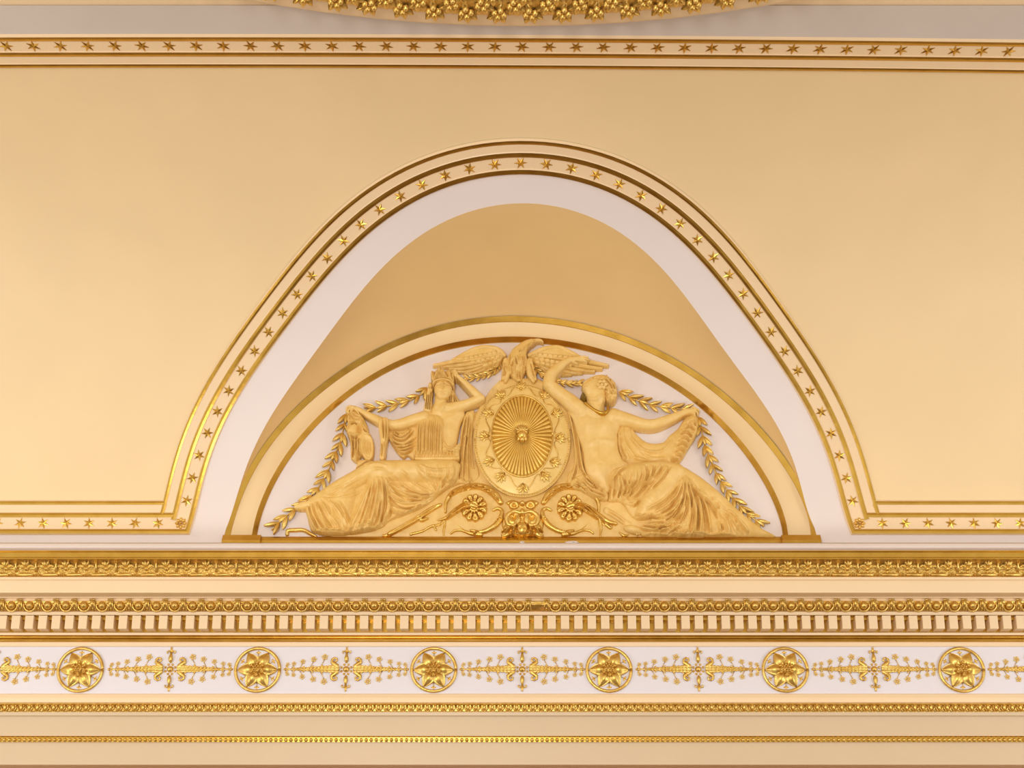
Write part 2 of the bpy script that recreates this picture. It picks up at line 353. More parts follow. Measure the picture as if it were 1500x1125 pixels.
# egg and dart
dxe = pitch(26.55, 887, 0.15); x0 = xat(707.5, 887, 0.15); ze = zat(887.3, 0.15)
eggV, eggF = ellipsoid((0, 0.006, 0), (0.031, 0.036, 0.04), 10, 4, True); EGG = mesh('egg', eggV, eggF, M['gold'], True)
cup = []
for r, w in ((0.045, 0.0075),):
    pts = [(r*0.98*math.cos(a), 0.006+0.045*math.sin(a), 0.010) for a in np.linspace(PI*0.86, PI*2.14, 10)]; cup.append(tube(pts, w, 5))
CUP = mesh('egg_cup', *join(cup), M['gold'], True)
dr = [boxg((0, 0.02, 0.014), (0.007, 0.03, 0.02)), tube([(-0.012, 0.05, 0.02), (-0.012, 0.0, 0.02), (-0.024, -0.036, 0.012)], [0.005, 0.006, 0.003], 5), tube([(0.012, 0.05, 0.02), (0.012, 0.0, 0.02), (0.024, -0.036, 0.012)], [0.006, 0.008, 0.004], 5), tube([(0, 0.0, 0.02), (0, -0.038, 0.016)], [0.009, 0.003], 5), boxg((0, 0.048, 0.02), (0.02, 0.006, 0.01))]
DART = mesh('dart', *join(dr), M['gold'], True)
tilt = Matrix.Rotation(math.radians(-22), 4, 'X')
missing = xat(800, 887, 0.15)
for x in along(dxe, x0):
    fr_ = wallframe(x, ze, 0.146)@tilt.inverted()
    if abs(x-missing) > dxe*0.5: obj('egg', EGG, t11, fr_); obj('egg_cup', CUP, t11, fr_)
    if abs(x+dxe/2-missing-dxe*0.5) > dxe*0.4: obj('dart', DART, t11, wallframe(x+dxe/2, ze, 0.146)@tilt.inverted())
# chipped gap in the egg and dart course
cv, cf = ellipsoid((0, 0, 0), (0.05, 0.045, 0.02), 9, 3, True); cv = [(p[0]+random.uniform(-.006, .006), p[1]+random.uniform(-.006, .006), p[2]*0.4) for p in cv]
obj('broken_plaster', mesh('broken_plaster', cv, cf, mat('bare_amber_plaster', lin(186, 128, 40), 0.5, scale=30)), t11, wallframe(missing, ze, 0.14)@tilt.inverted())
# acanthus leaves
lv = []
for sx in (-1, 1):
    lv.append(xf(leafg(0.055, 0.014, 0.02), Matrix.Translation((0, 0.0, 0.0))@Matrix.Rotation(PI/2-sx*0.55, 4, 'Z')@Matrix.Rotation(-0.3, 4, 'Y')))
    lv.append(xf(leafg(0.062, 0.015, 0.022), Matrix.Translation((0, -0.006, 0.0))@Matrix.Rotation(PI/2-sx*1.25, 4, 'Z')@Matrix.Rotation(-0.25, 4, 'Y')))
    lv.append(xf(ellipsoid((sx*0.05, 0.004, 0.012), (0.013, 0.012, 0.012), 6, 3, True), Matrix.Identity(4)))
    lv.append(tube([(sx*0.078, -0.05, 0.004), (sx*0.076, 0.0, 0.01), (sx*0.066, 0.04, 0.012)], [0.006, 0.008, 0.004], 5))
lv.append(xf(leafg(0.055, 0.013, 0.03), Matrix.Rotation(PI/2, 4, 'Z')@Matrix.Rotation(-0.35, 4, 'Y')))
lv.append(ellipsoid((0, -0.012, 0.006), (0.02, 0.018, 0.02), 7, 3, True))
for k in range(5): lv.append(xf(ellipsoid((0, -0.038, 0.002), (0.009, 0.014, 0.010), 5, 3, True), Matrix.Translation(((k-2)*0.028, 0, 0))))
ACA = mesh('acanthus_leaf', *join(lv), M['gold'], True)
dxa = pitch(29.35, 829, 0.38); za = zat(829.5, 0.385)
ta = Matrix.Rotation(math.radians(28), 4, 'X')
for x in along(dxa, xat(772, 829, 0.38)): obj('acanthus_leaf', ACA, t8, wallframe(x, za, 0.372)@ta)
# bead and reel
dxb = pitch(36.2, 842, 0.36); zbd = zat(842, 0.365)
sp = [ellipsoid((0, 0, 0.004), (0.072, 0.014, 0.014), 8, 6)]; sp[0] = ([(p[0], p[1], p[2]) for p in sp[0][0]], sp[0][1])
for q in (-0.012, 0, 0.012): sp.append(ellipsoid((dxb/2+q, 0, 0.004), (0.006, 0.013, 0.014), 6, 4))
BEAD = mesh('bead', *join(sp), M['gold'], True)
for x in along(dxb, xat(797, 842, 0.36)): obj('bead', BEAD, t9, wallframe(x, zbd, 0.362))
# leaf and dart
dxl = pitch(11.9, 1036, 0.03); zl = zat(1036.6, 0.035)
ld = [ellipsoid((0, 0.006, 0.0), (0.016, 0.030, 0.02), 7, 3, True), tube([(-0.026, 0.028, 0.006), (-0.024, -0.005, 0.012), (-0.008, -0.03, 0.008)], [0.005, 0.006, 0.004], 4), tube([(0.026, 0.028, 0.006), (0.024, -0.005, 0.012), (0.008, -0.03, 0.008)], [0.005, 0.006, 0.004], 4), boxg((0, 0.03, 0.012), (0.031, 0.005, 0.008)), boxg((0, -0.031, 0.008), (0.031, 0.003, 0.006))]
LD = mesh('leaf_and_dart', *join(ld), M['gold'], True)
for x in along(dxl, xat(745, 1036, 0.03), 4.2): obj('leaf_and_dart', LD, t16, wallframe(x, zl, 0.024))
# pearls, too small to pick apart singly
dxp = pitch(7.36, 1083, 0.02); zp = zat(1083.6, 0.028)
pp = [xf(ellipsoid((0, 0, 0), (0.0165, 0.018, 0.02), 6, 3, True), wallframe(x, zp, 0.018)) for x in along(dxp, 0.0, 5.2)]
V, Fc = join(pp); tag(obj('pearls', mesh('pearls', V, Fc, M['gold'], True), t18), kind='stuff')
# ------------------------------------------------------------------ archivolt round the tympanum
def wall_sweep(P, prof, zoff):
    """P path on the wall plane (x, z-zoff), prof [(across, d)]"""
    V = []
    L = [offset_path(P, a) for a, d in prof]
    V = np.stack([np.stack([l[:, 0], np.full(len(l), -d), l[:, 1]+zoff], -1) for l, (a, d) in zip(L, prof)], 1)
    return V.reshape(-1, 3), gridfaces(len(P), len(prof)).tolist()
OP = Ocur[::-1] if Ocur[0, 0] > Ocur[-1, 0] else Ocur
IP = Icur[::-1] if Icur[0, 0] > Icur[-1, 0] else Icur
OP, IP = resamp(OP, 100), resamp(IP, 100)
OP[0, 1] = OP[-1, 1] = IP[0, 1] = IP[-1, 1] = 0
tb = np.linspace(0.04, 0.96, 6)
Q = IP[:, None]*(1-tb)[None, :, None]+OP[:, None]*tb[None, :, None]
V = np.stack([Q[..., 0], np.broadcast_to(-(DA-0.012*np.sin(PI*tb))[None], Q.shape[:2]), Q[..., 1]+ZB], -1)
t20 = obj('trim_20', mesh('trim_20', V, gridfaces(100, 6, False), M['panel'], True)); tag(t20, 'cream archivolt band with gilt edges round the tympanum', 'archivolt', kind='structure')
V, Fc = wall_sweep(OP, [(-0.02, DA-0.002), (-0.018, DA+0.002), (0.018, DA+0.026)], ZB); obj('gilt_fillet', mesh('gilt_fillet', V, Fc, M['goldline']), t20)
V, Fc = wall_sweep(IP, [(-0.016, 0.0), (-0.014, 0.012), (0.014, DA+0.016), (0.018, DA)], ZB); obj('gilt_fillet', mesh('gilt_fillet', V, Fc, M['goldline']), t20)
# base moulding under the tympanum, with a block below each foot of the archivolt
def barx(x0, x1, prof):
    P = np.array(prof); V = np.concatenate([np.c_[np.full(len(P), x), P] for x in (x0, x1)]); n = len(P)
    return V, gridfaces(2, n).tolist()+[list(range(n)), list(range(n, 2*n))[::-1]]
z_ = lambda py, d: zat(py, d)
prof = [(0.0, z_(786, 0)), (-0.03, z_(786.2, 0.03)), (-0.045, z_(788, 0.045)), (-0.055, z_(791.5, .055)), (-0.055, z_(794.8, .055)), (0, z_(794.8, .055))]
V, Fc = barx(xat(379, 790, .05), xat(1147, 790, .05), prof); t21 = obj('trim_21', mesh('trim_21', V, Fc, M['goldline'])); tag(t21, 'gilt base moulding under the relief', 'moulding', kind='structure')
for a, b, lab in ((320, 381, 'left'), (1146, 1208, 'right')):
    prof = [(0.0, z_(783.5, 0.08)), (-0.075, z_(783.5, 0.075)), (-0.085, z_(786, 0.085)), (-0.10, z_(790, .10)), (-0.105, z_(791, .105)), (-0.105, z_(795, .105)), (0, z_(795, .105))]
    V, Fc = barx(xat(a+5, 790, .1), xat(b, 790, .1), prof)
    if lab == 'right': V, Fc = barx(xat(a, 790, .1), xat(b-5, 790, .1), prof)
    obj('foot_block', mesh('foot_block', V, Fc, M['goldline']), t20)
for cxp, w_ in ((838, 0.055), (765, 0.02)):
    cv, cf = ellipsoid((0, 0, 0), (w_, 0.010, 0.008), 9, 3, True); obj('chipped_plaster', mesh('chipped_plaster', [(p[0], p[1]+random.uniform(-.003, .003), p[2]) for p in cv], cf, M['white'], True), t21, wallframe(xat(cxp, 794, .055), zat(794.4, .056), 0.055))
# ------------------------------------------------------------------ round dome rim on the ceiling
def upc(px, py, z):
    a, b, c = ray(px, py); t = (z-CZ)/c; return a*t, -DIST+b*t
zr = ZC-0.07
Xc, Yc = upc(np.array([392., 545, 660, 775, 880, 950, 1135]), np.array([8., 28, 37, 41, 38, 32, 8]), zr)
Am = np.c_[2*Xc, 2*Yc, np.ones(7)]; sol = np.linalg.lstsq(Am, Xc**2+Yc**2, rcond=None)[0]; cx, cy = sol[0], sol[1]; rr = math.sqrt(sol[2]+cx*cx+cy*cy)
_, yg = upc(775., 19., zr-0.02); rg = float(abs(yg-cy))
def lathe(prof, n=128):
    a = np.linspace(0, 2*PI, n+1); P = np.array(prof)
    V = np.stack([cx+P[None, :, 0]*np.cos(a)[:, None], cy+P[None, :, 0]*np.sin(a)[:, None], np.broadcast_to(P[None, :, 1], (n+1, len(P)))], -1); return V.reshape(-1, 3), gridfaces(n+1, len(P)).tolist()
t22 = obj('trim_22', mesh('trim_22', *lathe([(rr, ZC+0.01), (rr, zr+0.01), (rr-0.02, zr), (rg+0.01, zr-0.015), (rg, zr-0.01)]), M['cream'], True)); tag(t22, 'round cream rim of the ceiling dome at the top', 'dome rim', kind='structure')
wgd = 0.34
ring = obj('gilt_wreath', mesh('gilt_wreath', *lathe([(rg, zr-0.01), (rg-0.01, zr-0.05), (rg-0.08, zr-0.10), (rg-0.2, zr-0.11), (rg-0.3, zr-0.08), (rg-wgd, zr)]), M['gold'], True), t22)
lw = []
nW = 96
fl_ = []
for sx in (-1, 0, 1): fl_.append(xf(leafg(0.085, 0.026, 0.03, 0.0), Matrix.Rotation(PI/2+sx*0.8, 4, 'Z')@Matrix.Rotation(-0.25, 4, 'Y')))
for k in range(4): fl_.append(ellipsoid((0.03*math.cos(k*1.57), 0.03*math.sin(k*1.57)-0.01, 0.02), (0.022, 0.022, 0.028), 6, 3, True))
fl_.append(xf(leafg(0.10, 0.03, 0.03), Matrix.Rotation(-PI/2, 4, 'Z')))
CL = mesh('wreath_leaf', *join(fl_), M['gold'], True)
nW = int(2*PI*rg/0.2)
for k in range(nW):
    a = 2*PI*k/nW
    for dr_, off in ((0.10, 0), (0.17, 0.5), (0.25, 0.2)):
        aa = a+off*2*PI/nW; x, y = cx+(rg-dr_)*math.cos(aa), cy+(rg-dr_)*math.sin(aa)
        if y > -1.9-R or abs(x) < 4: 
            m = Matrix(((-math.sin(aa), math.cos(aa), 0), (math.cos(aa), math.sin(aa), 0), (0, 0, -1))).transposed().to_4x4(); m.translation = (x, y, zr-0.095)
            obj('wreath_leaf', CL, t22, m@Matrix.Rotation(random.uniform(-.4, .4), 4, 'Z'))
# ------------------------------------------------------------------ gilt roundels and arabesques of the frieze
ZR = zat(981.5); PXM = xat(751, 981, 0)-xat(750, 981, 0)
q = PXM                                       # one measured unit on the frieze
ringV, ringF = tube([(32.3*q*math.cos(a), 32.3*q*math.sin(a), 0.010) for a in np.linspace(0, 2*PI, 49)], 2.4*q, 8, 0.9)
RING = mesh('ring', ringV, ringF, M['gold'], True)
def petal_mesh():
    n, m = 8, 7; V = []
    for i in range(n+1):
        t = i/n; w = 9.8*q*(math.sin(PI*(t**0.8*0.93+0.07)))**0.75*(1 if t < .5 else 1-0.25*(t-.5)); x = (3+27*t)*q
        zc = 0.012+0.035*math.sin(PI*min(1, t*1.1))*(1-0.35*t)
        for j in range(m):
            u = -1+2*j/(m-1); V.append((x, u*w, zc*(1-0.55*u*u)+0.006*math.cos(u*PI*2)*(1 if abs(u) < .6 else .3)))
    Fc = gridfaces(n+1, m, True).tolist(); b = len(V)
    V += [(p[0], p[1], -0.003) for p in V]
    for i in range(n): Fc += [[i*m, (i+1)*m, (i+1)*m+b, i*m+b], [i*m+m-1+b, (i+1)*m+m-1+b, (i+1)*m+m-1, i*m+m-1]]
    Fc.append([n*m+j for j in range(m)]+[n*m+j+b for j in range(m)][::-1])
    return mesh('petal', V, Fc, M['gold'], True)
PETAL = petal_mesh()
cb = [ellipsoid((0, 0, 0.018), (9*q, 9*q, 0.03), 12, 4, True)]
for k in range(7): a = 2*PI*k/7; rr_ = 0 if k == 6 else 4.2*q; a = 2*PI*k/6; cb.append(ellipsoid((rr_*math.cos(a), rr_*math.sin(a), 0.046 if k < 6 else .05), (2.2*q,)*3, 7, 4))
BUDS = mesh('bud_cluster', *join(cb), M['gold'], True)
sb_ = tube([(0, 0, 0.02), (6*q, 0, 0.042), (8.5*q, 0, 0.046)], [1.0*q, 1.1*q, 1.0*q], 5)
STAMEN = mesh('stamen', *join([sb_, ellipsoid((9.5*q, 0, 0.048), (2.5*q, 2.5*q, 2.2*q), 7, 4), tube([(9.5*q+1.7*q*math.cos(a), 1.7*q*math.sin(a), 0.058) for a in np.linspace(0, 2*PI, 9)], 0.8*q, 4)]), M['gold'], True)
tf = [tube([(18*q, 0, 0.004), (25*q, 0, 0.005)], [0.5*q, 0.6*q], 4)]
for a in (-1.1, 0, 1.1): tf.append(xf(leafg(4.4*q, 1.3*q, 0.008), Matrix.Translation((25*q, 0, 0))@Matrix.Rotation(a, 4, 'Z')))
TREF = mesh('trefoil', *join(tf), M['gold'], True)
ORD = ['first', 'second', 'third', 'fourth', 'fifth', 'sixth', 'seventh']
for i in range(6):
    x = xat(118+258*i+(1.5 if i in (1, 2) else 0), 981, 0)
    lab = ['gilt roundel with six-petalled flower, leftmost on the lilac frieze', 'gilt flower roundel on the lilac frieze, second from the left', 'gilt flower roundel on the lilac frieze below the left gold scroll of the shield', 'gilt flower roundel on the lilac frieze below the seated bare-chested figure', 'gilt flower roundel on the lilac frieze, second from the right', 'gilt roundel with six-petalled flower, rightmost on the lilac frieze'][i]
    t = empty('flower_roundel', (x, 0, ZR), lab, 'roundel', 'gilt flower roundels along the frieze')
    base = wallframe(0, 0, 0)
    obj('ring', RING, t, base)
    for k in range(6):
        p = obj('petal', PETAL, t, base@Matrix.Rotation(k*PI/3, 4, 'Z'))
        obj('trefoil', TREF, t, base@Matrix.Rotation(k*PI/3+PI/6, 4, 'Z')); obj('stamen', STAMEN, t, base@Matrix.Rotation(k*PI/3+PI/6, 4, 'Z'))
    obj('bud_cluster', BUDS, t, base)
# arabesque
bo = [ellipsoid((0, 0, 0), (5*q, 5*q, 0.026), 12, 4, True)]
for k in range(8): a = 2*PI*(k+.5)/8; bo.append(ellipsoid((7.6*q*math.cos(a), 7.6*q*math.sin(a), 0), (2.0*q, 2.0*q, 0.012), 7, 3, True))
BOSS = mesh('boss', *join(bo), M['gold'], True)
fi = [tube([(0, 9.5*q, 0.004), (0, 13*q, 0.010), (0, 17*q, 0.014), (0, 21*q, 0.010), (0, 26*q, 0.006)], [1.2*q, 3.0*q, 3.2*q, 2.0*q, 1.0*q], 7)]
for sx in (-1, 1):
    fi.append(tube([(sx*0.5*q, 25*q, .006), (sx*3.2*q, 27.5*q, .008), (sx*5.6*q, 27*q, .008), (sx*5.8*q, 24.6*q, .008), (sx*4.2*q, 24*q, .008)], [1.2*q, 1.2*q, 1.1*q, 1.0*q, .9*q], 5))
fi.append(xf(leafg(8.5*q, 1.9*q, 0.012), Matrix.Translation((0, 25*q, 0))@Matrix.Rotation(PI/2, 4, 'Z')))
fi.append(ellipsoid((0, 32.3*q, 0.004), (1.5*q, 1.5*q, 0.01), 6, 3, True))
FIN = mesh('finial', *join(fi), M['gold'], True)
# arm: a tapering spike of overlapping leaf scales, running along +X from the boss
ar = [tube([(x*q, 0, 0.004) for x in (12, 20, 40, 62, 80, 91)], [3.2*q, 4.6*q, 3.8*q, 2.6*q, 1.3*q, 0.7*q], 8, 0.7)]
for k in range(13):
    t = k/12; x = 17+62*t; w = 3.6*(1-t)+1.3
    for sy in (-1, 0, 1): ar.append(xf(leafg(7.5*q*(1-.4*t), w*0.55*q, 0.008), Matrix.Translation((x*q, sy*w*0.55*q, 0.010*(1-t)+0.004+(0.005 if sy == 0 else 0)))@Matrix.Rotation(PI+sy*-0.25, 4, 'Z')))
for sy in (-1, 1):
    for k in range(5):
        x = (24+13.5*k); h = (4.5-0.6*k)
        ar.append(xf(leafg(6.0*q*(1-.1*k), 1.1*q, 0.008), Matrix.Translation((x*q, sy*h*q*0.8, .003))@Matrix.Rotation(sy*(PI-0.75), 4, 'Z')))
    for k, (fx, fy) in enumerate(((32, 18.5), (48, 15), (64, 11.5), (77, 8.5), (87, 7.4))):
        ar.append(tube([((fx+6-k)*q, sy*3*q*(1-.15*k), 0.004), (fx*q, sy*fy*q*0.8, 0.005)], 0.5*q, 4))
    ar.append(xf(leafg(7*q, 1.3*q, .008), Matrix.Translation((85*q, sy*0.5*q, .002))@Matrix.Rotation(sy*0.9, 4, 'Z')))
ar.append(ellipsoid((90*q, 0, 0), (2.0*q, 2.0*q, .012), 7, 3, True))
ARM = mesh('leaf_spike', *join(ar), M['gold'], True)
cu = []
pts = [(12.5, 0.5), (13.5, 5), (17.5, 8), (21, 10.5), (20.8, 14.5), (17.5, 17), (14.2, 15.8), (13.6, 12.8), (15.6, 11.4), (17.2, 12.8)]
cu.append(tube([(a*q, b*q, .010) for a, b in pts], [3.0*q, 3.2*q, 3.2*q, 2.6*q, 1.9*q, 1.6*q, 1.4*q, 1.2*q, 1.1*q, 1.3*q], 7, .8))
SCR = mesh('scroll', *join(cu), M['gold'], True)
fl2 = [ellipsoid((0, 0, 0.002), (1.3*q, 1.3*q, .012), 6, 3, True)]
for k in range(5): a = 2*PI*k/5+.3; fl2.append(ellipsoid((2.7*q*math.cos(a), 2.7*q*math.sin(a), 0), (1.6*q, 1.6*q, .010), 6, 3, True))
FLO = mesh('flower', *join(fl2), M['cart'], True)
LABA = ['gilt arabesque on the frieze cut off by the left end', 'gilt cross-shaped arabesque between the first and second roundels from the left', 'gilt cross-shaped arabesque below the left figure of the relief, between second and third roundels', 'gilt cross-shaped arabesque in the middle of the frieze, below the shield', 'gilt cross-shaped arabesque below the right figure, between fourth and fifth roundels', 'gilt cross-shaped arabesque between the two rightmost roundels', 'gilt arabesque on the frieze cut off by the right end']
for i in range(7):
    x = xat(765+257.8*(i-3), 981, 0)
    t = empty('frieze_arabesque', (x, 0, zat(980.5)), LABA[i], 'ornament', 'gilt arabesques between the roundels'); base = wallframe(0, 0, 0)
    obj('boss', BOSS, t, base)
    obj('finial', FIN, t, base); obj('finial', FIN, t, base@Matrix.Rotation(PI, 4, 'Z'))
    for sx in (0, 1):
        if (i == 0 and sx == 1) or (i == 6 and sx == 0): continue
        b2 = base@Matrix.Rotation(PI*sx, 4, 'Z')
        a_ = obj('leaf_spike', ARM, t, b2)
        for sy in (-1, 1):
            obj('scroll', SCR, a_, Matrix.Diagonal((1, sy, 1, 1)))
            for k, (fx, fy, s) in enumerate(((32, 18.5, 1.2), (48, 15, 1.12), (64, 11.5, 1.0), (77, 8.5, .85), (86, 7.4, .75))): obj('flower', FLO, a_, rz(random.uniform(0, 1), s, (fx*q, sy*fy*q, 0.002)))
# ------------------------------------------------------------------ relief sculpture: modelled as solid raised plaster over the tympanum wall
ZOOM = {'p': (0, 0, 1.0), 'a': (480, 490, 5.357), 'b': (740, 490, 4.6875), 'c': (320, 450, 3.213), 'd': (750, 450, 3.215), 'e': (370, 640, 4.839), 'f': (840, 640, 4.6875), 'g': (620, 540, 4.329), 'h': (620, 480, 5.357)}
PM = 1.0/194.0
def pts(z, s):
    x, y = P2(s); o = ZOOM[z]; return np.stack([o[0]+x/o[2], o[1]+y/o[2]], -1)
def spl(P, n=6):                             # Catmull-Rom through the measured points (any number of columns)
    P = np.asarray(P, float); 
    if len(P) < 3: return P
    A = np.vstack([2*P[0]-P[1], P, 2*P[-1]-P[-2]]); out = []
    for i in range(1, len(A)-2):
        for t in np.arange(n)/n:
            out.append(0.5*((2*A[i])+(-A[i-1]+A[i+1])*t+(2*A[i-1]-5*A[i]+4*A[i+1]-A[i+2])*t*t+(-A[i-1]+3*A[i]-3*A[i+1]+A[i+2])*t**3))
    out.append(P[-1]); return np.array(out)
class Relief:
    def __init__(self, x0, y0, x1, y1, res=0.0032, base=0.001):
        a, zt_ = up(x0, y0, 0.0); b, zb = up(x1, y1, 0.0)
        self.x = np.arange(float(up(x0, y1, 0)[0])-0.05, float(up(x1, y1, 0)[0])+0.05, res); self.z = np.arange(float(zb)-0.08, float(zt_)+0.05, res)
        self.X, self.Z = np.meshgrid(self.x, self.z, indexing='ij'); self.h = np.full(self.X.shape, -1.0); self.res = res; self.base = base
    def box(self, xa, xb, za, zb_, m):
        i0, i1 = np.searchsorted(self.x, [xa-m, xb+m]); j0, j1 = np.searchsorted(self.z, [za-m, zb_+m]); return slice(i0, i1), slice(j0, j1)
    def merge(self, sl, new, k=0.0, mode='max'):
        o = self.h[sl]; ok = new > -0.5; both = ok & (o > -0.5)
        m = np.maximum(o, new)
        if k > 0: m = np.where(both, m+np.maximum(k-np.abs(o-new), 0)**2/(4*k), m)
        if mode == 'replace': m = np.where(ok, new, o)
        self.h[sl] = np.where(ok, m, o)
    def limb(self, z, s, r, c, k=1.0, sm=0.02, n=5, p=0.5):
        """chain of tapered round pieces: r radii in the zoom's own pixels, c depth of the axis"""
        P = pts(z, s); sc = PM/ZOOM[z][2]; r = np.broadcast_to(np.asarray(r, float)*sc, (len(P),)); c = np.broadcast_to(np.asarray(c, float), (len(P),))
        Q = spl(np.c_[P, r, c], n); wx, wz = up(Q[:, 0], Q[:, 1], Q[:, 3]); rm = Q[:, 2]; cm = Q[:, 3]
        sl = self.box(wx.min(), wx.max(), wz.min(), wz.max(), rm.max()+0.01); X, Z = self.X[sl], self.Z[sl]; best = np.full(X.shape, -1.0)
        for i in range(len(wx)-1):
            dx, dz = wx[i+1]-wx[i], wz[i+1]-wz[i]; L = dx*dx+dz*dz+1e-12
            t = np.clip(((X-wx[i])*dx+(Z-wz[i])*dz)/L, 0, 1); d2 = (X-wx[i]-t*dx)**2+(Z-wz[i]-t*dz)**2
            rr = rm[i]+(rm[i+1]-rm[i])*t; q = 1-d2/(rr*rr); hh = np.where(q > 0, cm[i]+(cm[i+1]-cm[i])*t+k*rr*np.maximum(q, 0)**p, -1.0)
            best = np.maximum(best, hh)
        self.merge(sl, best, sm); return self
    def blob(self, z, x, y, rx, ry, c, H, ang=0.0, sm=0.015, p=0.5, mode='max'):
        o = ZOOM[z]; px, py = o[0]+x/o[2], o[1]+y/o[2]; wx, wz = [float(v) for v in up(px, py, c+H*0.5)]; a, b = rx*PM/o[2], ry*PM/o[2]; m = max(a, b)
        sl = self.box(wx, wx, wz, wz, m+0.005); X, Z = self.X[sl]-wx, self.Z[sl]-wz; ca, sa = math.cos(ang), math.sin(ang)
        u = (X*ca+Z*sa)/a; v = (-X*sa+Z*ca)/b; q = 1-u*u-v*v
        self.merge(sl, np.where(q > 0, c+H*np.maximum(q, 0)**p, -1.0), sm, mode); return self
    def bump(self, z, x, y, rx, ry, A, ang=0.0):  # soft swelling or hollow on what is there
        o = ZOOM[z]; px, py = o[0]+x/o[2], o[1]+y/o[2]; a, b = rx*PM/o[2], ry*PM/o[2]
        h0 = self.at(px, py); wx, wz = [float(v) for v in up(px, py, h0)]; sl = self.box(wx, wx, wz, wz, 3*max(a, b)); X, Z = self.X[sl]-wx, self.Z[sl]-wz; ca, sa = math.cos(ang), math.sin(ang)
        u = (X*ca+Z*sa)/a; v = (-X*sa+Z*ca)/b; self.h[sl] = np.where(self.h[sl] > -.5, self.h[sl]+A*np.exp(-(u*u+v*v)), -1.0); return self
    def at(self, px, py):
        h = 0.06
        for _ in range(4):
            x, z = [float(v) for v in up(px, py, h)]; i = min(max(np.searchsorted(self.x, x), 0), len(self.x)-1); j = min(max(np.searchsorted(self.z, z), 0), len(self.z)-1); v = float(self.h[i, j]); h = v if v > -0.5 else 0.03
        return h
    def poly(self, z, s, c, H, w, sm=0.0, n=5, closed=True, tilt=(0, 0)):
        """filled outline, edge at depth c rising by H over the width w (zoom pixels)"""
        P = pts(z, s); P = spl(np.vstack([P, P[:1]]), n); cm = c+H*0.4; wx, wz = up(P[:, 0], P[:, 1], cm); w = w*PM/ZOOM[z][2]
        sl = self.box(wx.min(), wx.max(), wz.min(), wz.max(), 0.01); X, Z = self.X[sl], self.Z[sl]; ins = np.zeros(X.shape, bool); d2 = np.full(X.shape, 1e9)
        for i in range(len(wx)-1):
            x1, z1, x2, z2 = wx[i], wz[i], wx[i+1], wz[i+1]
            if z1 != z2: ins ^= ((z1 > Z) != (z2 > Z)) & (X < (x2-x1)*(Z-z1)/(z2-z1)+x1)
            dx, dz = x2-x1, z2-z1; t = np.clip(((X-x1)*dx+(Z-z1)*dz)/(dx*dx+dz*dz+1e-12), 0, 1); d2 = np.minimum(d2, (X-x1-t*dx)**2+(Z-z1-t*dz)**2)
        t = np.minimum(np.sqrt(d2)/w, 1); hh = c+H*np.sqrt(np.maximum(1-(1-t)**2, 0))+tilt[0]*(X-wx.mean())+tilt[1]*(Z-wz.mean())
        self.merge(sl, np.where(ins, hh, -1.0), sm); return self
    def fold(self, z, s, w, A, taper=(0.3, 0.3), n=6, sharp=1.0):
        """a ridge (A > 0) or crease (A < 0) along a measured line, w in zoom pixels"""
        P = pts(z, s); Q = spl(P, n); hm = [self.at(Q[i, 0], Q[i, 1]) for i in range(len(Q))]; wx, wz = up(Q[:, 0], Q[:, 1], np.array(hm)); w = w*PM/ZOOM[z][2]
        sl = self.box(wx.min(), wx.max(), wz.min(), wz.max(), 3*w); X, Z = self.X[sl], self.Z[sl]; N = len(wx)-1; best = np.zeros(X.shape)
        for i in range(N):
            dx, dz = wx[i+1]-wx[i], wz[i+1]-wz[i]; t = np.clip(((X-wx[i])*dx+(Z-wz[i])*dz)/(dx*dx+dz*dz+1e-12), 0, 1); d = np.sqrt((X-wx[i]-t*dx)**2+(Z-wz[i]-t*dz)**2)/w
            u = (i+t)/N; e = np.minimum(1, np.minimum(u/max(taper[0], 1e-6), (1-u)/max(taper[1], 1e-6))); best = np.maximum(best, np.exp(-d**2*1.2)*np.maximum(e, 0)**0.7)
        h = self.h[sl]; self.h[sl] = np.where(h > -0.5, h+2.3*A*best, -1.0); return self
    def folds(self, z, lines, w, A, **k):
        for l in lines: self.fold(z, l, w, A, **k)
        return self
    def fan(self, z, l1, l2, n, w, A, taper=(.2, .1), jit=4):
        g = lambda l: np.array([[float(v) for v in p_.split(',')] for p_ in l.split()])
        A1, A2 = resamp(spl(g(l1), 6), 6), resamp(spl(g(l2), 6), 6)
        for i in range(n):
            L_ = A1+(A2-A1)*(i+.5)/n+RNG.uniform(-jit, jit, (6, 2)); self.fold(z, ' '.join('%g,%g' % tuple(p_) for p_ in L_), w*RNG.uniform(.8, 1.2), A*RNG.uniform(.6, 1.2)*(1 if i % 2 == 0 else -1), taper=taper, n=3)
        return self
    def clip(self, z, s, d=0.05, n=5):
        P = pts(z, s); P = spl(np.vstack([P, P[:1]]), n); wx, wz = up(P[:, 0], P[:, 1], d); ins = np.zeros(self.X.shape, bool)
        for i in range(len(wx)-1):
            if wz[i] != wz[i+1]: ins ^= ((wz[i] > self.Z) != (wz[i+1] > self.Z)) & (self.X < (wx[i+1]-wx[i])*(self.Z-wz[i])/(wz[i+1]-wz[i])+wx[i])
        self.h[~ins] = -1.0; return self
    def build(self, name, m, parent=None, smooth=0):
        h = self.h; ins = h > -0.5
        for _ in range(smooth):              # soften the finest steps, keep the outline
            hp = np.pad(h, 1, mode='edge'); ip = np.pad(ins, 1, mode='edge'); acc = h*2.0; cnt = np.full(h.shape, 2.0)
            for dx, dz in ((0, 1), (2, 1), (1, 0), (1, 2)):
                hh = hp[dx:dx+h.shape[0], dz:dz+h.shape[1]]; ii = ip[dx:dx+h.shape[0], dz:dz+h.shape[1]]; acc = acc+np.where(ii, hh, 0); cnt = cnt+ii
            h = np.where(ins, acc/cnt, h)
        hh = np.where(ins, np.maximum(h, 0.001), self.base)
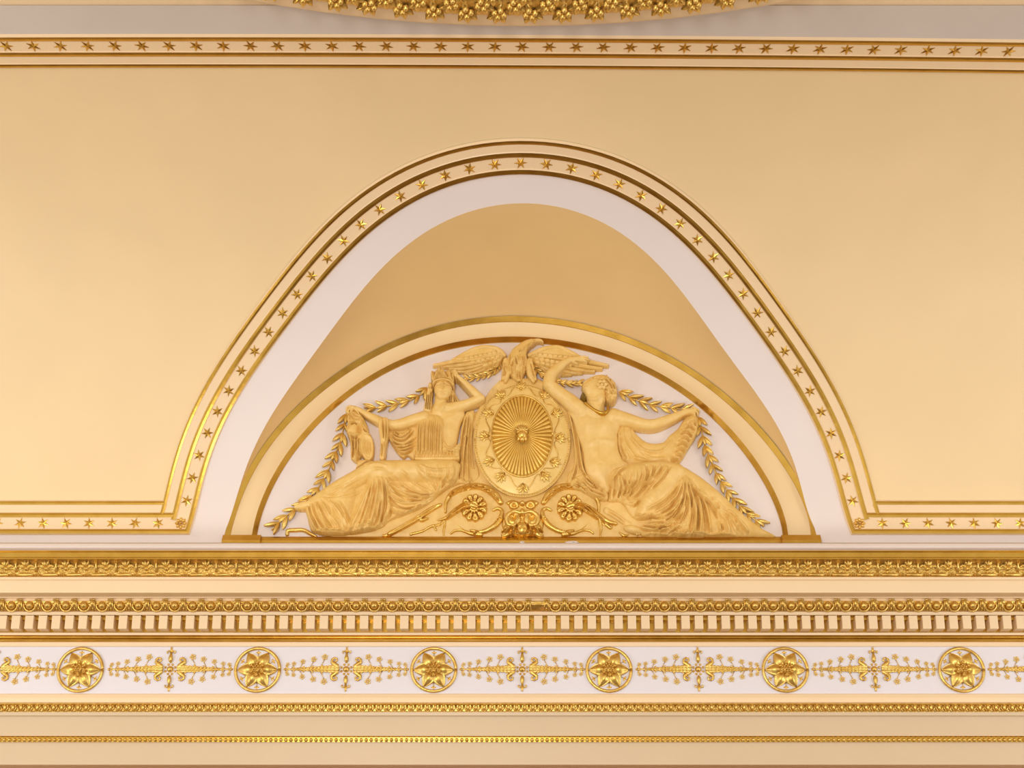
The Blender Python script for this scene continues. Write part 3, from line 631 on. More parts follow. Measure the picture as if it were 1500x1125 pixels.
        cell = ins[:-1, :-1] | ins[1:, :-1] | ins[:-1, 1:] | ins[1:, 1:]
        use = np.zeros(ins.shape, bool); use[:-1, :-1] |= cell; use[1:, :-1] |= cell; use[:-1, 1:] |= cell; use[1:, 1:] |= cell
        idx = np.full(ins.shape, -1); idx[use] = np.arange(use.sum())
        V = np.stack([self.X[use], -hh[use], self.Z[use]], -1); i, j = np.nonzero(cell)
        Q = np.stack([idx[i, j], idx[i+1, j], idx[i+1, j+1], idx[i, j+1]], -1)
        me = bpy.data.meshes.new(name); me.vertices.add(len(V)); me.vertices.foreach_set('co', V.ravel()); me.loops.add(Q.size); me.loops.foreach_set('vertex_index', Q.ravel().astype(np.int32))
        me.polygons.add(len(Q)); me.polygons.foreach_set('loop_start', np.arange(0, Q.size, 4, dtype=np.int32)); me.polygons.foreach_set('loop_total', np.full(len(Q), 4, np.int32)); me.polygons.foreach_set('use_smooth', np.ones(len(Q), bool))
        me.materials.append(m); me.update(calc_edges=True); me.validate()
        o = bpy.data.objects.new(name, me); link(o, parent); self.tris = len(Q)*2; TRI.append((name, len(Q)*2)); return o
TRI = []
ZOOM.update({'i': (600, 530, 12.5), 'j': (500, 580, 10.23), 'k': (600, 600, 9.375), 'l': (790, 520, 9.371), 'm': (830, 640, 7.5), 'n': (640, 700, 11.246)})
def wp(z, x, y, d): o = ZOOM[z]; a, b = up(o[0]+x/o[2], o[1]+y/o[2], d); return float(a), float(b)
# ================================================================== left figure: frontal, wreathed, one arm on the brow
lf = empty('relief_figure', (wp('p', 620, 788, 0)[0], 0, wp('p', 620, 788, 0)[1]), 'ochre plaster woman in pleated tunic seated left of the shield, facing front, hand on head', 'relief figure')
def child(o, t):
    o.parent = t; o.matrix_parent_inverse = Matrix.Translation(t.location).inverted(); return o
# body: torso, neck, head with face, both arms, foot
r = Relief(440, 530, 745, 790, 0.0027)
r.poly('k', '60,90 250,10 500,-10 700,-20 760,60 700,200 660,400 640,560 660,700 640,900 300,900 90,800 90,600 110,400 90,200', 0.035, 0.05, 240)
r.limb('j', '1230,330 1050,375 900,420 760,440', (105, 92, 84, 76), (0.06, 0.062, 0.066, 0.068), 1.0, 0.02)
r.limb('j', '760,435 640,400 520,345 400,285 280,215 200,180', (74, 72, 64, 52, 38, 34), 0.065, 1.0, 0.02)
r.blob('j', 165, 175, 52, 36, 0.07, 0.03, 0.5)
for f in ('150,150 95,165 75,215 90,245', '165,165 115,190 105,235 118,262', '185,185 150,215 140,250', '200,190 235,225 255,260'): r.limb('j', f, (17, 16, 14, 12)[:len(f.split())], 0.078, 1.0, 0.004)
r.limb('i', '640,880 820,850 1000,790 1180,720 1310,670', (130, 118, 98, 86, 74), (0.05, 0.06, 0.07, 0.085, 0.095), 1.0, 0.02)
r.limb('i', '1310,670 1200,570 1060,430 920,300 850,235', (74, 74, 58, 42, 36), (0.095, 0.098, 0.10, 0.105, 0.11), 1.0, 0.015)
for f in ('850,240 800,200 745,195', '860,220 815,175 770,160', '845,260 795,235 750,235', '865,215 840,165 815,140'): r.limb('i', f, (22, 19, 14), 0.122, 1.0, 0.004)
r.limb('i', '575,670 570,780 560,900', (120, 125, 170), (0.05, 0.05, 0.03), 0.9, 0.03)
r.bump('i', 470, 860, 60, 30, -0.006).bump('i', 690, 850, 60, 30, -0.004)
r.fold('i', '640,700 620,800 590,890', 30, 0.006)
# face
r.blob('i', 612, 480, 172, 205, 0.088, 0.050, 0.05, 0.004, 0.55)
r.blob('i', 605, 590, 122, 105, 0.098, 0.042, 0.0, 0.02)
r.fold('i', '608,370 604,430 600,480', 26, 0.018, taper=(0.4, 0.05)); r.bump('i', 600, 487, 34, 24, 0.014)
for x in (525, 688): r.bump('i', x, 400, 44, 26, -0.020); r.bump('i', x, 405, 26, 12, 0.008); r.fold('i', '%d,375 %d,360 %d,372' % (x-55, x, x+55), 14, 0.005); r.fold('i', '%d,418 %d,424 %d,416' % (x-38, x, x+38), 8, 0.003)
r.bump('i', 600, 522, 34, 12, -0.010); r.fold('i', '545,578 600,570 655,578', 12, -0.006); r.fold('i', '560,560 600,552 640,560', 12, 0.004); r.fold('i', '565,598 600,602 640,598', 14, 0.005); r.bump('i', 600, 622, 40, 12, -0.004); r.bump('i', 602, 655, 48, 30, 0.007)
for x in (500, 705): r.bump('i', x, 520, 50, 60, 0.005)
# foot showing below the hem
r.limb('e', '420,480 360,490 310,495', (34, 32, 18), 0.05)
child(r.build('body', M['ochre'], lf), lf)
# tunic
r = Relief(590, 590, 700, 700, 0.0027)
r.poly('k', '105,190 130,110 250,70 400,78 480,190 470,370 520,480 610,505 690,450 680,560 660,660 400,670 110,660 60,605 95,540 105,400', 0.075, 0.030, 130)
r.bump('k', 250, 300, 110, 90, 0.014).bump('k', 520, 300, 80, 90, 0.010)
for i, x in enumerate(range(118, 460, 27)):
    w = random.uniform(-9, 9); y0 = 110+random.uniform(0, 60)
    r.fold('k', '%d,%d %d,330 %d,%d' % (x+12, y0, x+w, x-6+w, 590), 9, 0.0075 if i % 3 else 0.011, taper=(.35, .1)); r.fold('k', '%d,%d %d,330 %d,600' % (x+25, y0+30, x+13+w, x+8+w), 6, -0.006, taper=(.35, .1))
r.folds('k', ['450,400 500,500 600,540 680,490', '430,450 500,545 600,570 670,545', '470,560 560,600 660,580', '690,300 660,430 640,520'], 13, 0.009)
r.folds('k', ['470,470 540,525 610,530 650,505', '470,520 560,580 650,570'], 8, -0.007)
for i in range(13): r.fold('k', '%d,%d %d,%d' % (80+i*44, 560, 72+i*45, 640), 12, 0.010, taper=(.5, .1))
r.limb('k', '95,672 300,682 660,664', (30, 34, 30), 0.088, 1.0, 0.004)
for i in range(20): r.fold('k', '%d,650 %d,715' % (105+i*29, 110+i*28), 7, 0.004, taper=(.3, .3))
child(r.build('tunic', M['ochre2'], lf), lf)
# skirt over both legs
r = Relief(430, 660, 745, 792, 0.0030)
r.poly('e', '1170,165 1000,172 880,165 820,172 730,240 640,300 540,362 455,415 390,445 370,500 385,560 400,620 430,665 550,690 720,682 900,645 970,590 1090,545 1230,480 1330,400 1400,350 1440,320 1455,170', 0.04, 0.045, 90)
r.limb('e', '1400,255 1250,255 1050,245 880,240 830,245', (95, 92, 82, 72, 66), (0.05, 0.055, 0.07, 0.085, 0.085), 1.0, 0.03)
r.limb('e', '830,245 720,310 600,370 480,440 420,470', (66, 66, 58, 46, 36), (0.085, 0.07, 0.06, 0.05, 0.05), 1.0, 0.03)
r.limb('e', '900,270 880,400 830,520 780,640', (70, 88, 95, 100), (0.075, 0.06, 0.05, 0.045), 0.9, 0.04)
r.limb('e', '640,420 600,520 570,640', (100, 120, 120), 0.035, 0.7, 0.05)
r.blob('k', 350, 800, 300, 160, 0.06, 0.06, 0, 0.05)
r.clip('e', '1170,160 1000,166 880,158 820,162 725,230 640,292 540,355 455,408 390,440 365,500 380,560 395,620 425,668 550,694 720,686 900,650 970,595 1090,550 1230,485 1335,405 1405,355 1445,325 1458,165')
for l in ('885,275 882,400 850,540 815,660', '912,275 922,400 915,530 885,640', '940,285 962,400 960,520 925,620', '862,300 832,430 790,560 760,670', '840,330 790,450 720,600 690,670', '905,320 900,450 880,580'): r.fold('e', l, 13, 0.014, taper=(.2, .1))
for l in ('897,290 905,410 895,540 850,650', '926,300 942,410 938,520 905,630', '875,320 858,450 825,580', '845,340 810,470 745,640', '955,330 975,430 985,520 950,590'): r.fold('e', l, 9, -0.012, taper=(.2, .1))
for l in ('930,285 990,355 1100,412 1300,412', '960,320 1040,405 1150,442 1290,432', '1000,262 1080,352 1180,402 1305,402', '1050,232 1150,332 1250,388 1312,402', '940,365 1000,445 1100,475 1285,448', '950,445 1005,525 1100,540 1235,468', '980,330 1060,385 1180,425 1300,420', '960,500 1050,560 1150,520 1290,440', '1300,400 1340,330 1400,300', '1310,405 1380,350 1440,310'): r.fold('e', l, 10, 0.011, taper=(.2, .2))
for l in ('945,300 1010,375 1110,425 1295,420', '1020,300 1100,372 1200,408 1300,408', '950,400 1020,480 1110,505 1260,458', '985,350 1050,420 1160,450 1280,440'): r.fold('e', l, 7, -0.010, taper=(.2, .2))
for l in ('385,480 398,560 445,650', '410,470 432,560 482,655', '440,460 472,560 532,660', '480,445 540,545 615,640', '520,430 620,540 680,650', '400,520 420,600 455,665'): r.fold('e', l, 11, 0.010, taper=(.2, .1))
for l in ('398,475 415,560 462,650', '425,465 452,560 505,655', '460,455 505,555 570,650'): r.fold('e', l, 7, -0.009, taper=(.2, .1))
for l in ('500,415 600,400 720,340', '470,430 570,440 720,400', '560,370 660,340 780,280', '820,200 880,190 960,205', '840,235 900,225 960,245', '600,430 700,420 800,370'): r.fold('e', l, 9, 0.006, taper=(.4, .4))
for l in ('1180,195 1280,235 1420,225', '1150,200 1230,270 1380,290', '1420,180 1425,260 1390,330', '1170,190 1190,260 1280,330', '1200,280 1260,340 1300,395', '1380,240 1350,320 1310,395'): r.fold('e', l, 10, 0.008, taper=(.4, .3))
for l in ('430,660 560,684 720,674', '740,672 860,640 940,600', '960,590 1100,530 1240,455'): r.fold('e', l, 9, 0.008, taper=(.1, .1))
r.fan('e', '840,300 800,450 730,670', '950,300 985,420 970,590', 15, 6, 0.005)
r.fan('e', '385,480 398,560 440,655', '640,450 690,560 730,670', 14, 7, 0.004)
r.fan('e', '960,270 1060,350 1200,395 1310,400', '955,500 1050,560 1160,530 1290,440', 15, 6, 0.005)
r.fan('e', '1180,190 1230,270 1310,395', '1440,200 1420,280 1330,395', 9, 7, 0.004)
r.fan('e', '480,425 600,350 740,265', '500,450 620,430 780,330', 6, 8, 0.003, (.4, .4))
child(r.build('skirt', M['ochre2'], lf), lf)
# hair and laurel headdress
r = Relief(605, 525, 690, 610, 0.0024)
r.limb('i', '385,480 370,600 350,720 335,880', (55, 62, 72, 85), 0.05, 1.0, 0.01)
r.limb('i', '770,560 790,640 830,730 870,745', (50, 58, 70, 60), 0.05, 1.0, 0.01)
r.limb('i', '710,650 720,720 730,770', (40, 48, 45), 0.035)
for l in ('310,600 285,860', '345,600 315,870', '380,560 350,880', '405,640 380,885', '420,700 405,880', '760,600 740,760', '790,600 810,740', '815,570 890,700', '800,620 850,735', '720,680 705,770'): r.fold('i', l, 9, 0.012, taper=(.1, .1)); r.fold('i', ' '.join('%d,%s' % (int(a.split(',')[0])+15, a.split(',')[1]) for a in l.split()), 8, -0.014, taper=(.1, .1))
child(r.build('hair', M['ochre'], lf), lf)
r = Relief(605, 520, 690, 600, 0.0024)
r.poly('i', '440,385 395,300 390,210 450,155 550,130 640,145 720,160 790,205 815,290 800,405 760,375 690,330 600,312 520,322', 0.100, 0.052, 140)
for l, w in (('405,290 420,230 500,165', 26), ('450,300 500,230 600,155', 28), ('560,250 600,190 635,145', 26), ('655,150 690,190 760,260', 28), ('740,190 780,230 800,300', 24), ('560,280 620,230 690,280', 24), ('420,330 470,290 540,270', 20)): r.fold('i', l, w, 0.014, taper=(.3, .3))
for l in ('430,300 470,210 560,150', '520,270 580,190 625,150', '650,160 660,210 710,270', '720,180 760,240 780,310'): r.fold('i', l, 11, -0.012, taper=(.2, .2))
B = spl(pts('i', '432,385 465,345 520,322 600,310 690,326 755,360 800,410'), 4)
for q_ in resamp(B, 17): r.blob('p', q_[0], q_[1], 1.5, 1.6, 0.135, 0.016, 0, 0.002)
r.blob('i', 378, 425, 45, 60, 0.08, 0.04); r.blob('i', 378, 425, 22, 32, 0.112, 0.016); r.blob('i', 392, 520, 30, 48, 0.075, 0.035); r.blob('i', 795, 440, 26, 40, 0.07, 0.03)
child(r.build('laurel_headdress', M['ochre2'], lf), lf)
# veil: swag behind the arm, strip over the elbow, fall beside the shield
r = Relief(540, 590, 735, 725, 0.0028)
r.poly('j', '690,520 900,500 1140,430 1150,800 1090,960 1000,900 920,935 800,800 740,700 700,600', 0.015, 0.025, 60)
for l in ('760,545 840,595 950,590 1050,500', '750,580 830,640 950,640 1090,520', '740,590 800,690 950,720 1130,620', '735,620 790,740 880,760 1120,700', '760,700 850,800 960,800 1110,740', '790,520 860,560 950,550 1010,495', '850,830 950,850 1080,800', '700,540 720,640 760,720'): r.fold('j', l, 13, 0.012, taper=(.15, .15)); r.fold('j', ' '.join('%s,%d' % (a.split(',')[0], int(a.split(',')[1])+22) for a in l.split()), 9, -0.011, taper=(.15, .15))
r.poly('j', '555,345 700,345 700,560 670,720 645,930 570,925 585,700 560,500', 0.095, 0.016, 40, tilt=(0, 0.10))
r.folds('j', ['600,350 610,520 620,640', '650,350 655,520 650,660', '690,360 690,560 655,720', '590,700 600,820 585,910', '630,680 625,800 610,900', '660,690 650,820 630,920'], 12, 0.010); r.folds('j', ['625,360 632,520 635,640', '675,360 675,560 640,760', '612,700 612,820 600,910'], 8, -0.012)
r.poly('k', '780,30 890,20 860,250 835,500 825,700 835,1000 690,1015 560,1060 640,900 680,700 690,480 700,300 740,120', 0.03, 0.03, 50)
r.poly('k', '850,60 930,40 880,300 880,600 960,850 930,960 840,960 830,600', 0.010, 0.02, 30)
for l in ('770,80 720,330 680,640 640,900', '800,60 775,350 740,640 720,960', '690,480 670,700 660,960', '740,360 770,400 760,480', '830,100 800,400 790,700 800,990', '640,840 600,960 570,1040', '700,940 760,980 820,990', '870,200 850,500 870,820'): r.fold('k', l, 12, 0.011, taper=(.15, .1)); r.fold('k', ' '.join('%d,%s' % (int(a.split(',')[0])+20, a.split(',')[1]) for a in l.split()), 9, -0.012, taper=(.15, .1))
child(r.build('veil', M['ochre2'], lf), lf)
# bunched cloth hanging from the outstretched hand
r = Relief(495, 595, 560, 690, 0.0026)
r.poly('j', '90,230 240,225 330,320 400,470 410,540 450,600 480,800 470,940 380,955 300,900 250,985 190,970 140,900 135,700 75,520 95,400', 0.03, 0.04, 60)
r.poly('j', '210,960 400,960 340,1010 270,1060 210,1095 240,1010', 0.02, 0.02, 20)
for l in ('130,260 200,340 300,350', '150,240 230,300 320,330', '120,300 130,380 200,390', '95,240 110,420 90,520', '300,360 330,450 400,540', '130,560 190,600 220,600 300,560', '150,640 160,800 150,920', '190,640 210,700 200,800', '240,640 245,760 230,860 240,960', '280,640 270,780 300,890', '200,860 230,900 220,970', '110,540 140,650 130,760'): r.fold('j', l, 16, 0.014, taper=(.15, .15))
for l in ('170,640 180,800 170,930', '222,640 225,760 215,850', '262,620 258,780 275,900', '140,420 200,400 230,420', '330,480 360,520 390,530', '150,600 200,640 240,600'): r.fold('j', l, 10, -0.016, taper=(.15, .15))
r.bump('j', 265, 485, 34, 66, -0.055)
r.limb('j', '380,590 440,640 465,760 455,880 420,940 360,910 315,820 305,700 330,610 380,590', 24, 0.062, 1.0, 0.004); r.bump('j', 385, 770, 50, 120, -0.018)
for l in ('350,640 340,760 380,900', '390,640 385,760 410,910', '425,660 425,780 440,890'): r.fold('j', l, 10, 0.006)
child(r.build('bunched_cloth', M['ochre2'], lf), lf)
# ================================================================== right figure: bare torso, head thrown back
rf = empty('relief_figure', (wp('p', 920, 788, 0)[0], 0, wp('p', 920, 788, 0)[1]), 'ochre plaster bare-chested woman with a gold necklace seated right of the shield, head turned back', 'relief figure')
r = Relief(785, 515, 1035, 725, 0.0027)
r.poly('b', '480,460 560,470 640,540 710,510 760,530 800,590 775,680 778,780 805,850 850,900 760,1000 700,1090 620,1030 560,960 538,870 530,800 495,690 465,590 435,520', 0.045, 0.055, 95)
r.bump('b', 575, 615, 55, 50, 0.016).bump('b', 695, 620, 52, 50, 0.014).bump('b', 640, 620, 14, 60, -0.005).bump('b', 650, 900, 75, 70, 0.012).bump('b', 656, 880, 9, 9, -0.006)
r.fold('b', '560,760 620,730 650,720', 20, 0.004).fold('b', '760,740 710,730 660,720', 20, 0.004).fold('b', '650,720 655,790 658,860', 14, -0.003)
r.fold('b', '560,490 600,530 640,560', 14, 0.005).fold('b', '700,530 740,540 770,560', 14, 0.004)
r.limb('b', '520,530 440,460 370,405 300,345', (64, 58, 50, 45), (0.05, 0.06, 0.075, 0.09), 1.0, 0.02)
r.limb('b', '300,345 310,290 355,240 410,195 450,175', (45, 44, 37, 27, 23), (0.09, 0.093, 0.097, 0.10, 0.10), 1.0, 0.015)
r.limb('b', '440,180 480,170 520,162', (21, 20, 13), 0.10, 1.0, 0.01)
for f in ('500,160 540,152 570,158', '500,166 545,166 575,172', '495,174 535,178 560,186', '455,180 480,195 500,198'): r.limb('b', f, (9, 8, 5), 0.108, 1.0, 0.003)
r.limb('b', '740,570 850,592 950,618 1030,618 1120,585 1225,538 1275,525', (66, 50, 42, 40, 35, 24, 22), (0.05, 0.06, 0.068, 0.07, 0.07, 0.07, 0.07), 1.0, 0.02)
r.blob('b', 1288, 525, 30, 20, 0.07, 0.02, -0.2)
for f in ('1290,515 1320,512 1330,525', '1285,525 1315,528 1322,545', '1275,535 1300,545 1305,562', '1270,520 1290,500 1310,505'): r.limb('b', f, (8, 7, 5), 0.085, 1.0, 0.003)
# neck and head
r.limb('l', '770,560 770,660 760,780', (120, 118, 150), (0.075, 0.07, 0.05), 0.8, 0.03)
r.poly('l', '595,400 690,320 820,290 920,360 920,560 900,640 800,680 690,640 650,560 600,470', 0.085, 0.055, 130, 0.02)
r.fold('l', '610,410 640,480 665,560', 24, 0.006).fold('l', '660,560 720,610 790,600 860,540', 26, 0.006).bump('l', 640, 440, 40, 30, 0.006).bump('l', 780, 520, 60, 40, -0.004)
r.fold('l', '880,600 850,680 800,770', 24, 0.007).fold('l', '700,640 730,700 780,770', 22, 0.004)
child(r.build('body', M['ochre'], rf), rf)
r = Relief(840, 540, 915, 600, 0.0023)
r.poly('l', '585,405 620,345 700,298 800,268 900,268 1000,325 1060,425 1072,540 1045,612 975,640 920,612 900,510 870,440 790,420 770,370 700,375 640,395', 0.098, 0.050, 110)
for l in ('610,380 720,320 860,300 960,360 1010,450 1020,560', '640,385 740,345 850,330 930,390 975,470', '700,310 830,282 940,310 1030,420 1050,540', '900,440 960,470 980,540 960,620', '930,420 1000,500 1010,590', '900,480 940,540 930,600'): r.fold('l', l, 12, 0.008, taper=(.1, .1)); r.fold('l', ' '.join('%s,%d' % (a.split(',')[0], int(a.split(',')[1])+20) for a in l.split()), 8, -0.009, taper=(.1, .1))
for k in range(12):
    x, y = random.uniform(905, 1045), random.uniform(440, 600); r.blob('l', x, y, 30, 26, 0.13, 0.022, 0, 0.004); r.bump('l', x, y, 10, 10, -0.008)
child(r.build('hair', M['ochre2'], rf), rf)
r = Relief(865, 545, 895, 575, 0.0022)
for k in range(6): r.blob('l', 860+52*math.cos(k*PI/3), 400+46*math.sin(k*PI/3), 32, 28, 0.148, 0.018, 0, 0.002)
r.blob('l', 860, 400, 24, 22, 0.165, 0.016)
child(r.build('hair_flower', M['ochre'], rf), rf)
r = Relief(840, 570, 870, 600, 0.0026); r.blob('l', 612, 575, 50, 75, 0.02, 0.05); r.folds('l', ['590,510 600,640', '630,520 625,640'], 10, 0.008); child(r.build('umber_lump', mat('umber_brown', lin(150, 120, 48), 0.45, scale=20), rf), rf)  # low ridged lump left of the neck, coloured darker than the figure
r = Relief(850, 585, 898, 612, 0.0022); r.limb('l', '630,655 690,705 770,760 850,795 910,790 940,750 942,700', (16, 20, 22, 23, 22, 20, 14), (0.112, 0.116, 0.12, 0.122, 0.122, 0.12, 0.11), 0.9, 0.003)
nk = child(r.build('necklace', M['goldline'], rf), rf); nk['label'] = 'dark gold necklace band'
# skirt
r = Relief(880, 665, 1145, 792, 0.0030)
r.poly('f', '250,235 330,182 480,178 640,174 720,180 770,240 850,290 960,372 1080,462 1200,552 1290,622 1390,684 1200,684 1000,686 800,684 640,684 480,680 460,620 540,560 420,560 330,450 240,440 245,340', 0.035, 0.045, 80)
r.limb('f', '330,300 450,265 600,245 700,245', (95, 88, 78, 66), (0.06, 0.075, 0.09, 0.095), 1.0, 0.03)
r.limb('f', '700,255 620,350 530,450 470,540', (66, 74, 70, 50), (0.09, 0.075, 0.06, 0.045), 1.0, 0.03)
r.limb('f', '745,260 850,340 960,430 1080,530 1200,620', (56, 66, 66, 56, 40), (0.09, 0.07, 0.055, 0.04, 0.02), 0.9, 0.03)
r.limb('f', '760,330 780,470 800,640', (60, 90, 110), (0.07, 0.05, 0.035), 0.8, 0.04)
r.clip('f', '245,235 330,176 480,172 640,168 725,174 778,234 855,284 965,366 1085,456 1205,546 1295,616 1400,688 1200,690 1000,690 800,690 640,690 470,686 455,625 530,565 420,564 330,455 236,444 240,340')
for l in ('768,260 770,400 740,520 660,590', '775,270 790,400 800,520 770,650', '790,280 820,420 840,520 830,660', '800,290 860,420 880,540 870,660', '820,320 900,450 930,560 940,670', '860,360 960,480 1000,580 1010,670', '920,440 1020,540 1060,620 1070,670', '980,470 1080,560 1130,640', '1060,500 1160,600 1200,660', '760,300 740,420 690,510 600,560', '755,290 710,400 630,480 520,540', '750,280 690,370 600,450 500,500'): r.fold('f', l, 11, 0.013, taper=(.15, .1))
for l in ('772,280 780,400 770,520 715,620', '783,290 805,410 820,520 800,650', '797,300 840,420 860,530 850,660', '812,320 880,435 905,550 905,660', '765,310 755,420 715,520 630,580', '758,300 725,410 660,495 560,550', '880,400 980,530 1030,640'): r.fold('f', l, 8, -0.013, taper=(.15, .1))
for l in ('420,560 560,575 700,560 760,500', '430,590 560,610 680,590 740,540', '420,530 540,545 650,520 740,430', '450,620 560,640 660,630', '560,650 620,600 700,580', '640,670 700,620 740,600'): r.fold('f', l, 10, 0.011, taper=(.15, .2)); r.fold('f', ' '.join('%s,%d' % (a.split(',')[0], int(a.split(',')[1])+16) for a in l.split()), 7, -0.011, taper=(.15, .2))
for l in ('265,260 270,340 255,430', '300,240 310,340 285,430', '305,245 340,330 335,410', '350,400 390,340 420,300', '340,420 420,400 470,330 500,260', '480,190 490,260 470,330', '540,190 520,280 450,380', '600,190 560,260 500,330', '650,200 600,280 520,360', '360,200 300,240 265,300', '250,440 320,430 380,450 440,440', '330,450 400,470 450,430', '370,300 390,370 350,430'): r.fold('f', l, 11, 0.012, taper=(.2, .2)); r.fold('f', ' '.join('%d,%s' % (int(a.split(',')[0])+17, a.split(',')[1]) for a in l.split()), 8, -0.011, taper=(.2, .2))
for l in ('480,672 560,660 640,676 700,660 780,672 860,655 940,676 1030,668 1120,678',): r.fold('f', l, 9, 0.012, taper=(.1, .1))
for l in ('1000,440 1010,520', '960,410 955,480', '1060,520 1070,600', '1120,540 1130,620'): r.fold('f', l, 10, 0.006)
r.fan('f', '765,265 740,430 640,590', '800,290 900,450 960,670', 17, 5.5, 0.006)
r.fan('f', '850,330 960,480 1000,670', '1000,440 1120,580 1200,670', 10, 7, 0.004)
r.fan('f', '420,535 560,545 680,510 745,340', '430,610 560,640 690,610 770,520', 13, 5.5, 0.006)
r.fan('f', '270,250 275,340 260,440', '520,195 500,300 400,400', 11, 6, 0.006)
r.fan('f', '490,600 560,640 650,660', '780,600 800,640 810,675', 10, 7, 0.005)
child(r.build('skirt', M['ochre2'], rf), rf)
# foot and lap cloth
r = Relief(865, 745, 955, 792, 0.0026); r.limb('m', '440,820 520,870 600,920 680,970', (52, 48, 46, 46), 0.012, 0.9, 0.02); r.folds('m', ['440,800 540,850 660,940', '450,840 540,895 650,970', '470,870 560,930 640,990'], 12, 0.007); r.folds('m', ['445,820 540,872 655,955', '460,855 550,912 645,982'], 9, -0.007); r.blob('m', 735, 1015, 115, 52, 0.03, 0.05, -0.25, 0.02)
for k, f in enumerate(('790,1000 830,1040', '780,1015 815,1055', '765,1030 795,1068', '750,1040 775,1074')): r.limb('m', f, (16, 10), 0.05, 1.0, 0.004)
child(r.build('foot', M['ochre'], rf), rf)
# drapery: fall between shield and torso, pillow roll, swag behind the arm with its frilled edge
r = Relief(825, 595, 905, 745, 0.0028)
r.poly('b', '420,530 450,520 490,680 535,800 545,900 570,980 640,1050 700,1090 690,1120 560,1090 480,1050 430,1060 430,960 470,900 470,760 450,640', 0.02, 0.04, 30)
r.poly('m', '40,480 150,420 230,480 330,560 440,590 450,690 330,680 250,640 150,580 40,550', 0.05, 0.04, 40)
for l in ('435,540 470,680 490,800 500,960', '460,560 500,720 520,860 550,960 620,1030', '450,620 475,760 480,900 450,1000', '500,900 540,990 620,1060', '520,940 580,1020 680,1080'): r.fold('b', l, 9, 0.012, taper=(.1, .1)); r.fold('b', ' '.join('%d,%s' % (int(a.split(',')[0])+12, a.split(',')[1]) for a in l.split()), 7, -0.013, taper=(.1, .1))
for l in ('180,440 260,530 430,610', '170,470 260,570 440,640', '150,500 260,610 420,680', '60,530 150,520 240,600', '190,420 250,480 330,560', '110,460 160,520 240,570'): r.fold('m', l, 12, 0.012, taper=(.2, .1)); r.fold('m', ' '.join('%s,%d' % (a.split(',')[0], int(a.split(',')[1])+16) for a in l.split()), 8, -0.012, taper=(.2, .1))
child(r.build('fallen_veil', M['ochre2'], rf), rf)
r = Relief(895, 595, 1030, 690, 0.0028)
r.poly('b', '755,640 790,600 850,600 900,680 980,740 1080,740 1130,690 1190,640 1240,565 1300,545 1325,580 1315,680 1270,760 1195,880 1100,885 900,895 830,890 780,810 755,720', 0.018, 0.03, 50)
r.poly('b', '1235,575 1300,545 1325,590 1312,690 1265,770 1195,878 1140,870 1180,800 1200,720 1190,650', 0.035, 0.04, 40)
for l in ('1245,600 1290,590 1310,610', '1230,640 1270,615 1300,640', '1200,670 1250,660 1285,690', '1205,700 1240,700 1270,720', '1190,740 1230,735 1255,760', '1180,780 1215,775 1235,800', '1165,820 1200,815 1215,840', '1140,855 1180,850 1195,870'): r.fold('b', l, 11, 0.016, taper=(.2, .2)); r.fold('b', ' '.join('%s,%d' % (a.split(',')[0], int(a.split(',')[1])+18) for a in l.split()), 8, -0.014, taper=(.2, .2))
for l in ('770,660 800,760 850,860', '800,620 820,740 900,860', '840,610 870,720 960,800 1080,800 1150,720', '780,640 790,780 840,880', '860,700 940,790 1060,820', '900,780 1000,850 1110,850', '1300,560 1310,660 1260,750', '870,840 980,870 1090,870'): r.fold('b', l, 12, 0.008, taper=(.2, .2))
for l in ('760,640 755,740 800,850', '790,700 800,790 830,850'): r.fold('b', l, 12, -0.015, taper=(.1, .1))
child(r.build('veil', M['ochre2'], rf), rf)
# ================================================================== eagle
ea = empty('eagle_relief', (wp('p', 762, 555, 0)[0], 0, wp('p', 762, 555, 0)[1]), 'ochre plaster eagle with spread wings perched on top of the shield', 'eagle')
r = Relief(690, 490, 805, 565, 0.0025)
r.limb('h', '735,330 738,270 745,215 775,165 812,130 848,112 868,107', (70, 82, 66, 46, 34, 27, 21), (0.07, 0.08, 0.085, 0.082, 0.075, 0.068, 0.06), 0.9, 0.02)
r.limb('h', '872,103 902,98 926,101 942,114', (18, 15, 10, 4), 0.055, 0.9, 0.006); r.bump('h', 880, 98, 5, 4, -0.006); r.fold('h', '900,112 925,114', 4, -0.004)
for c0 in ('650,260 640,330 625,400', '665,290 660,360 645,420', '835,260 850,330 880,405', '820,290 835,360 865,420'): r.limb('h', c0, (26, 24, 14), 0.07, 0.9, 0.01)
r.limb('h', '740,320 735,370 745,400', (60, 46, 30), 0.06, 0.9, 0.02)
for k in range(60):
    x = random.uniform(675, 810); y = random.uniform(190, 370); r.fold('h', '%d,%d %d,%d %d,%d' % (x, y, x+random.uniform(-6, 6), y+22, x+random.uniform(-8, 8), y+44), 6, 0.006 if k % 2 else -0.006, taper=(.3, .1))
for k in range(24):
    t = random.random(); x = 760+110*t+random.uniform(-12, 12); y = 175-65*t+random.uniform(-12, 18); r.fold('h', '%d,%d %d,%d' % (x, y, x-18, y+16), 4, 0.004 if k % 2 else -0.004)
for k in range(24):
    sx = random.choice((0, 1)); x = (645 if sx == 0 else 850)+random.uniform(-18, 18); y = random.uniform(270, 370); r.fold('h', '%d,%d %d,%d' % (x, y, x+(12 if sx else -10), y+46), 5, 0.007 if k % 2 else -0.006)
child(r.build('body', M['ochre2'], ea), ea)
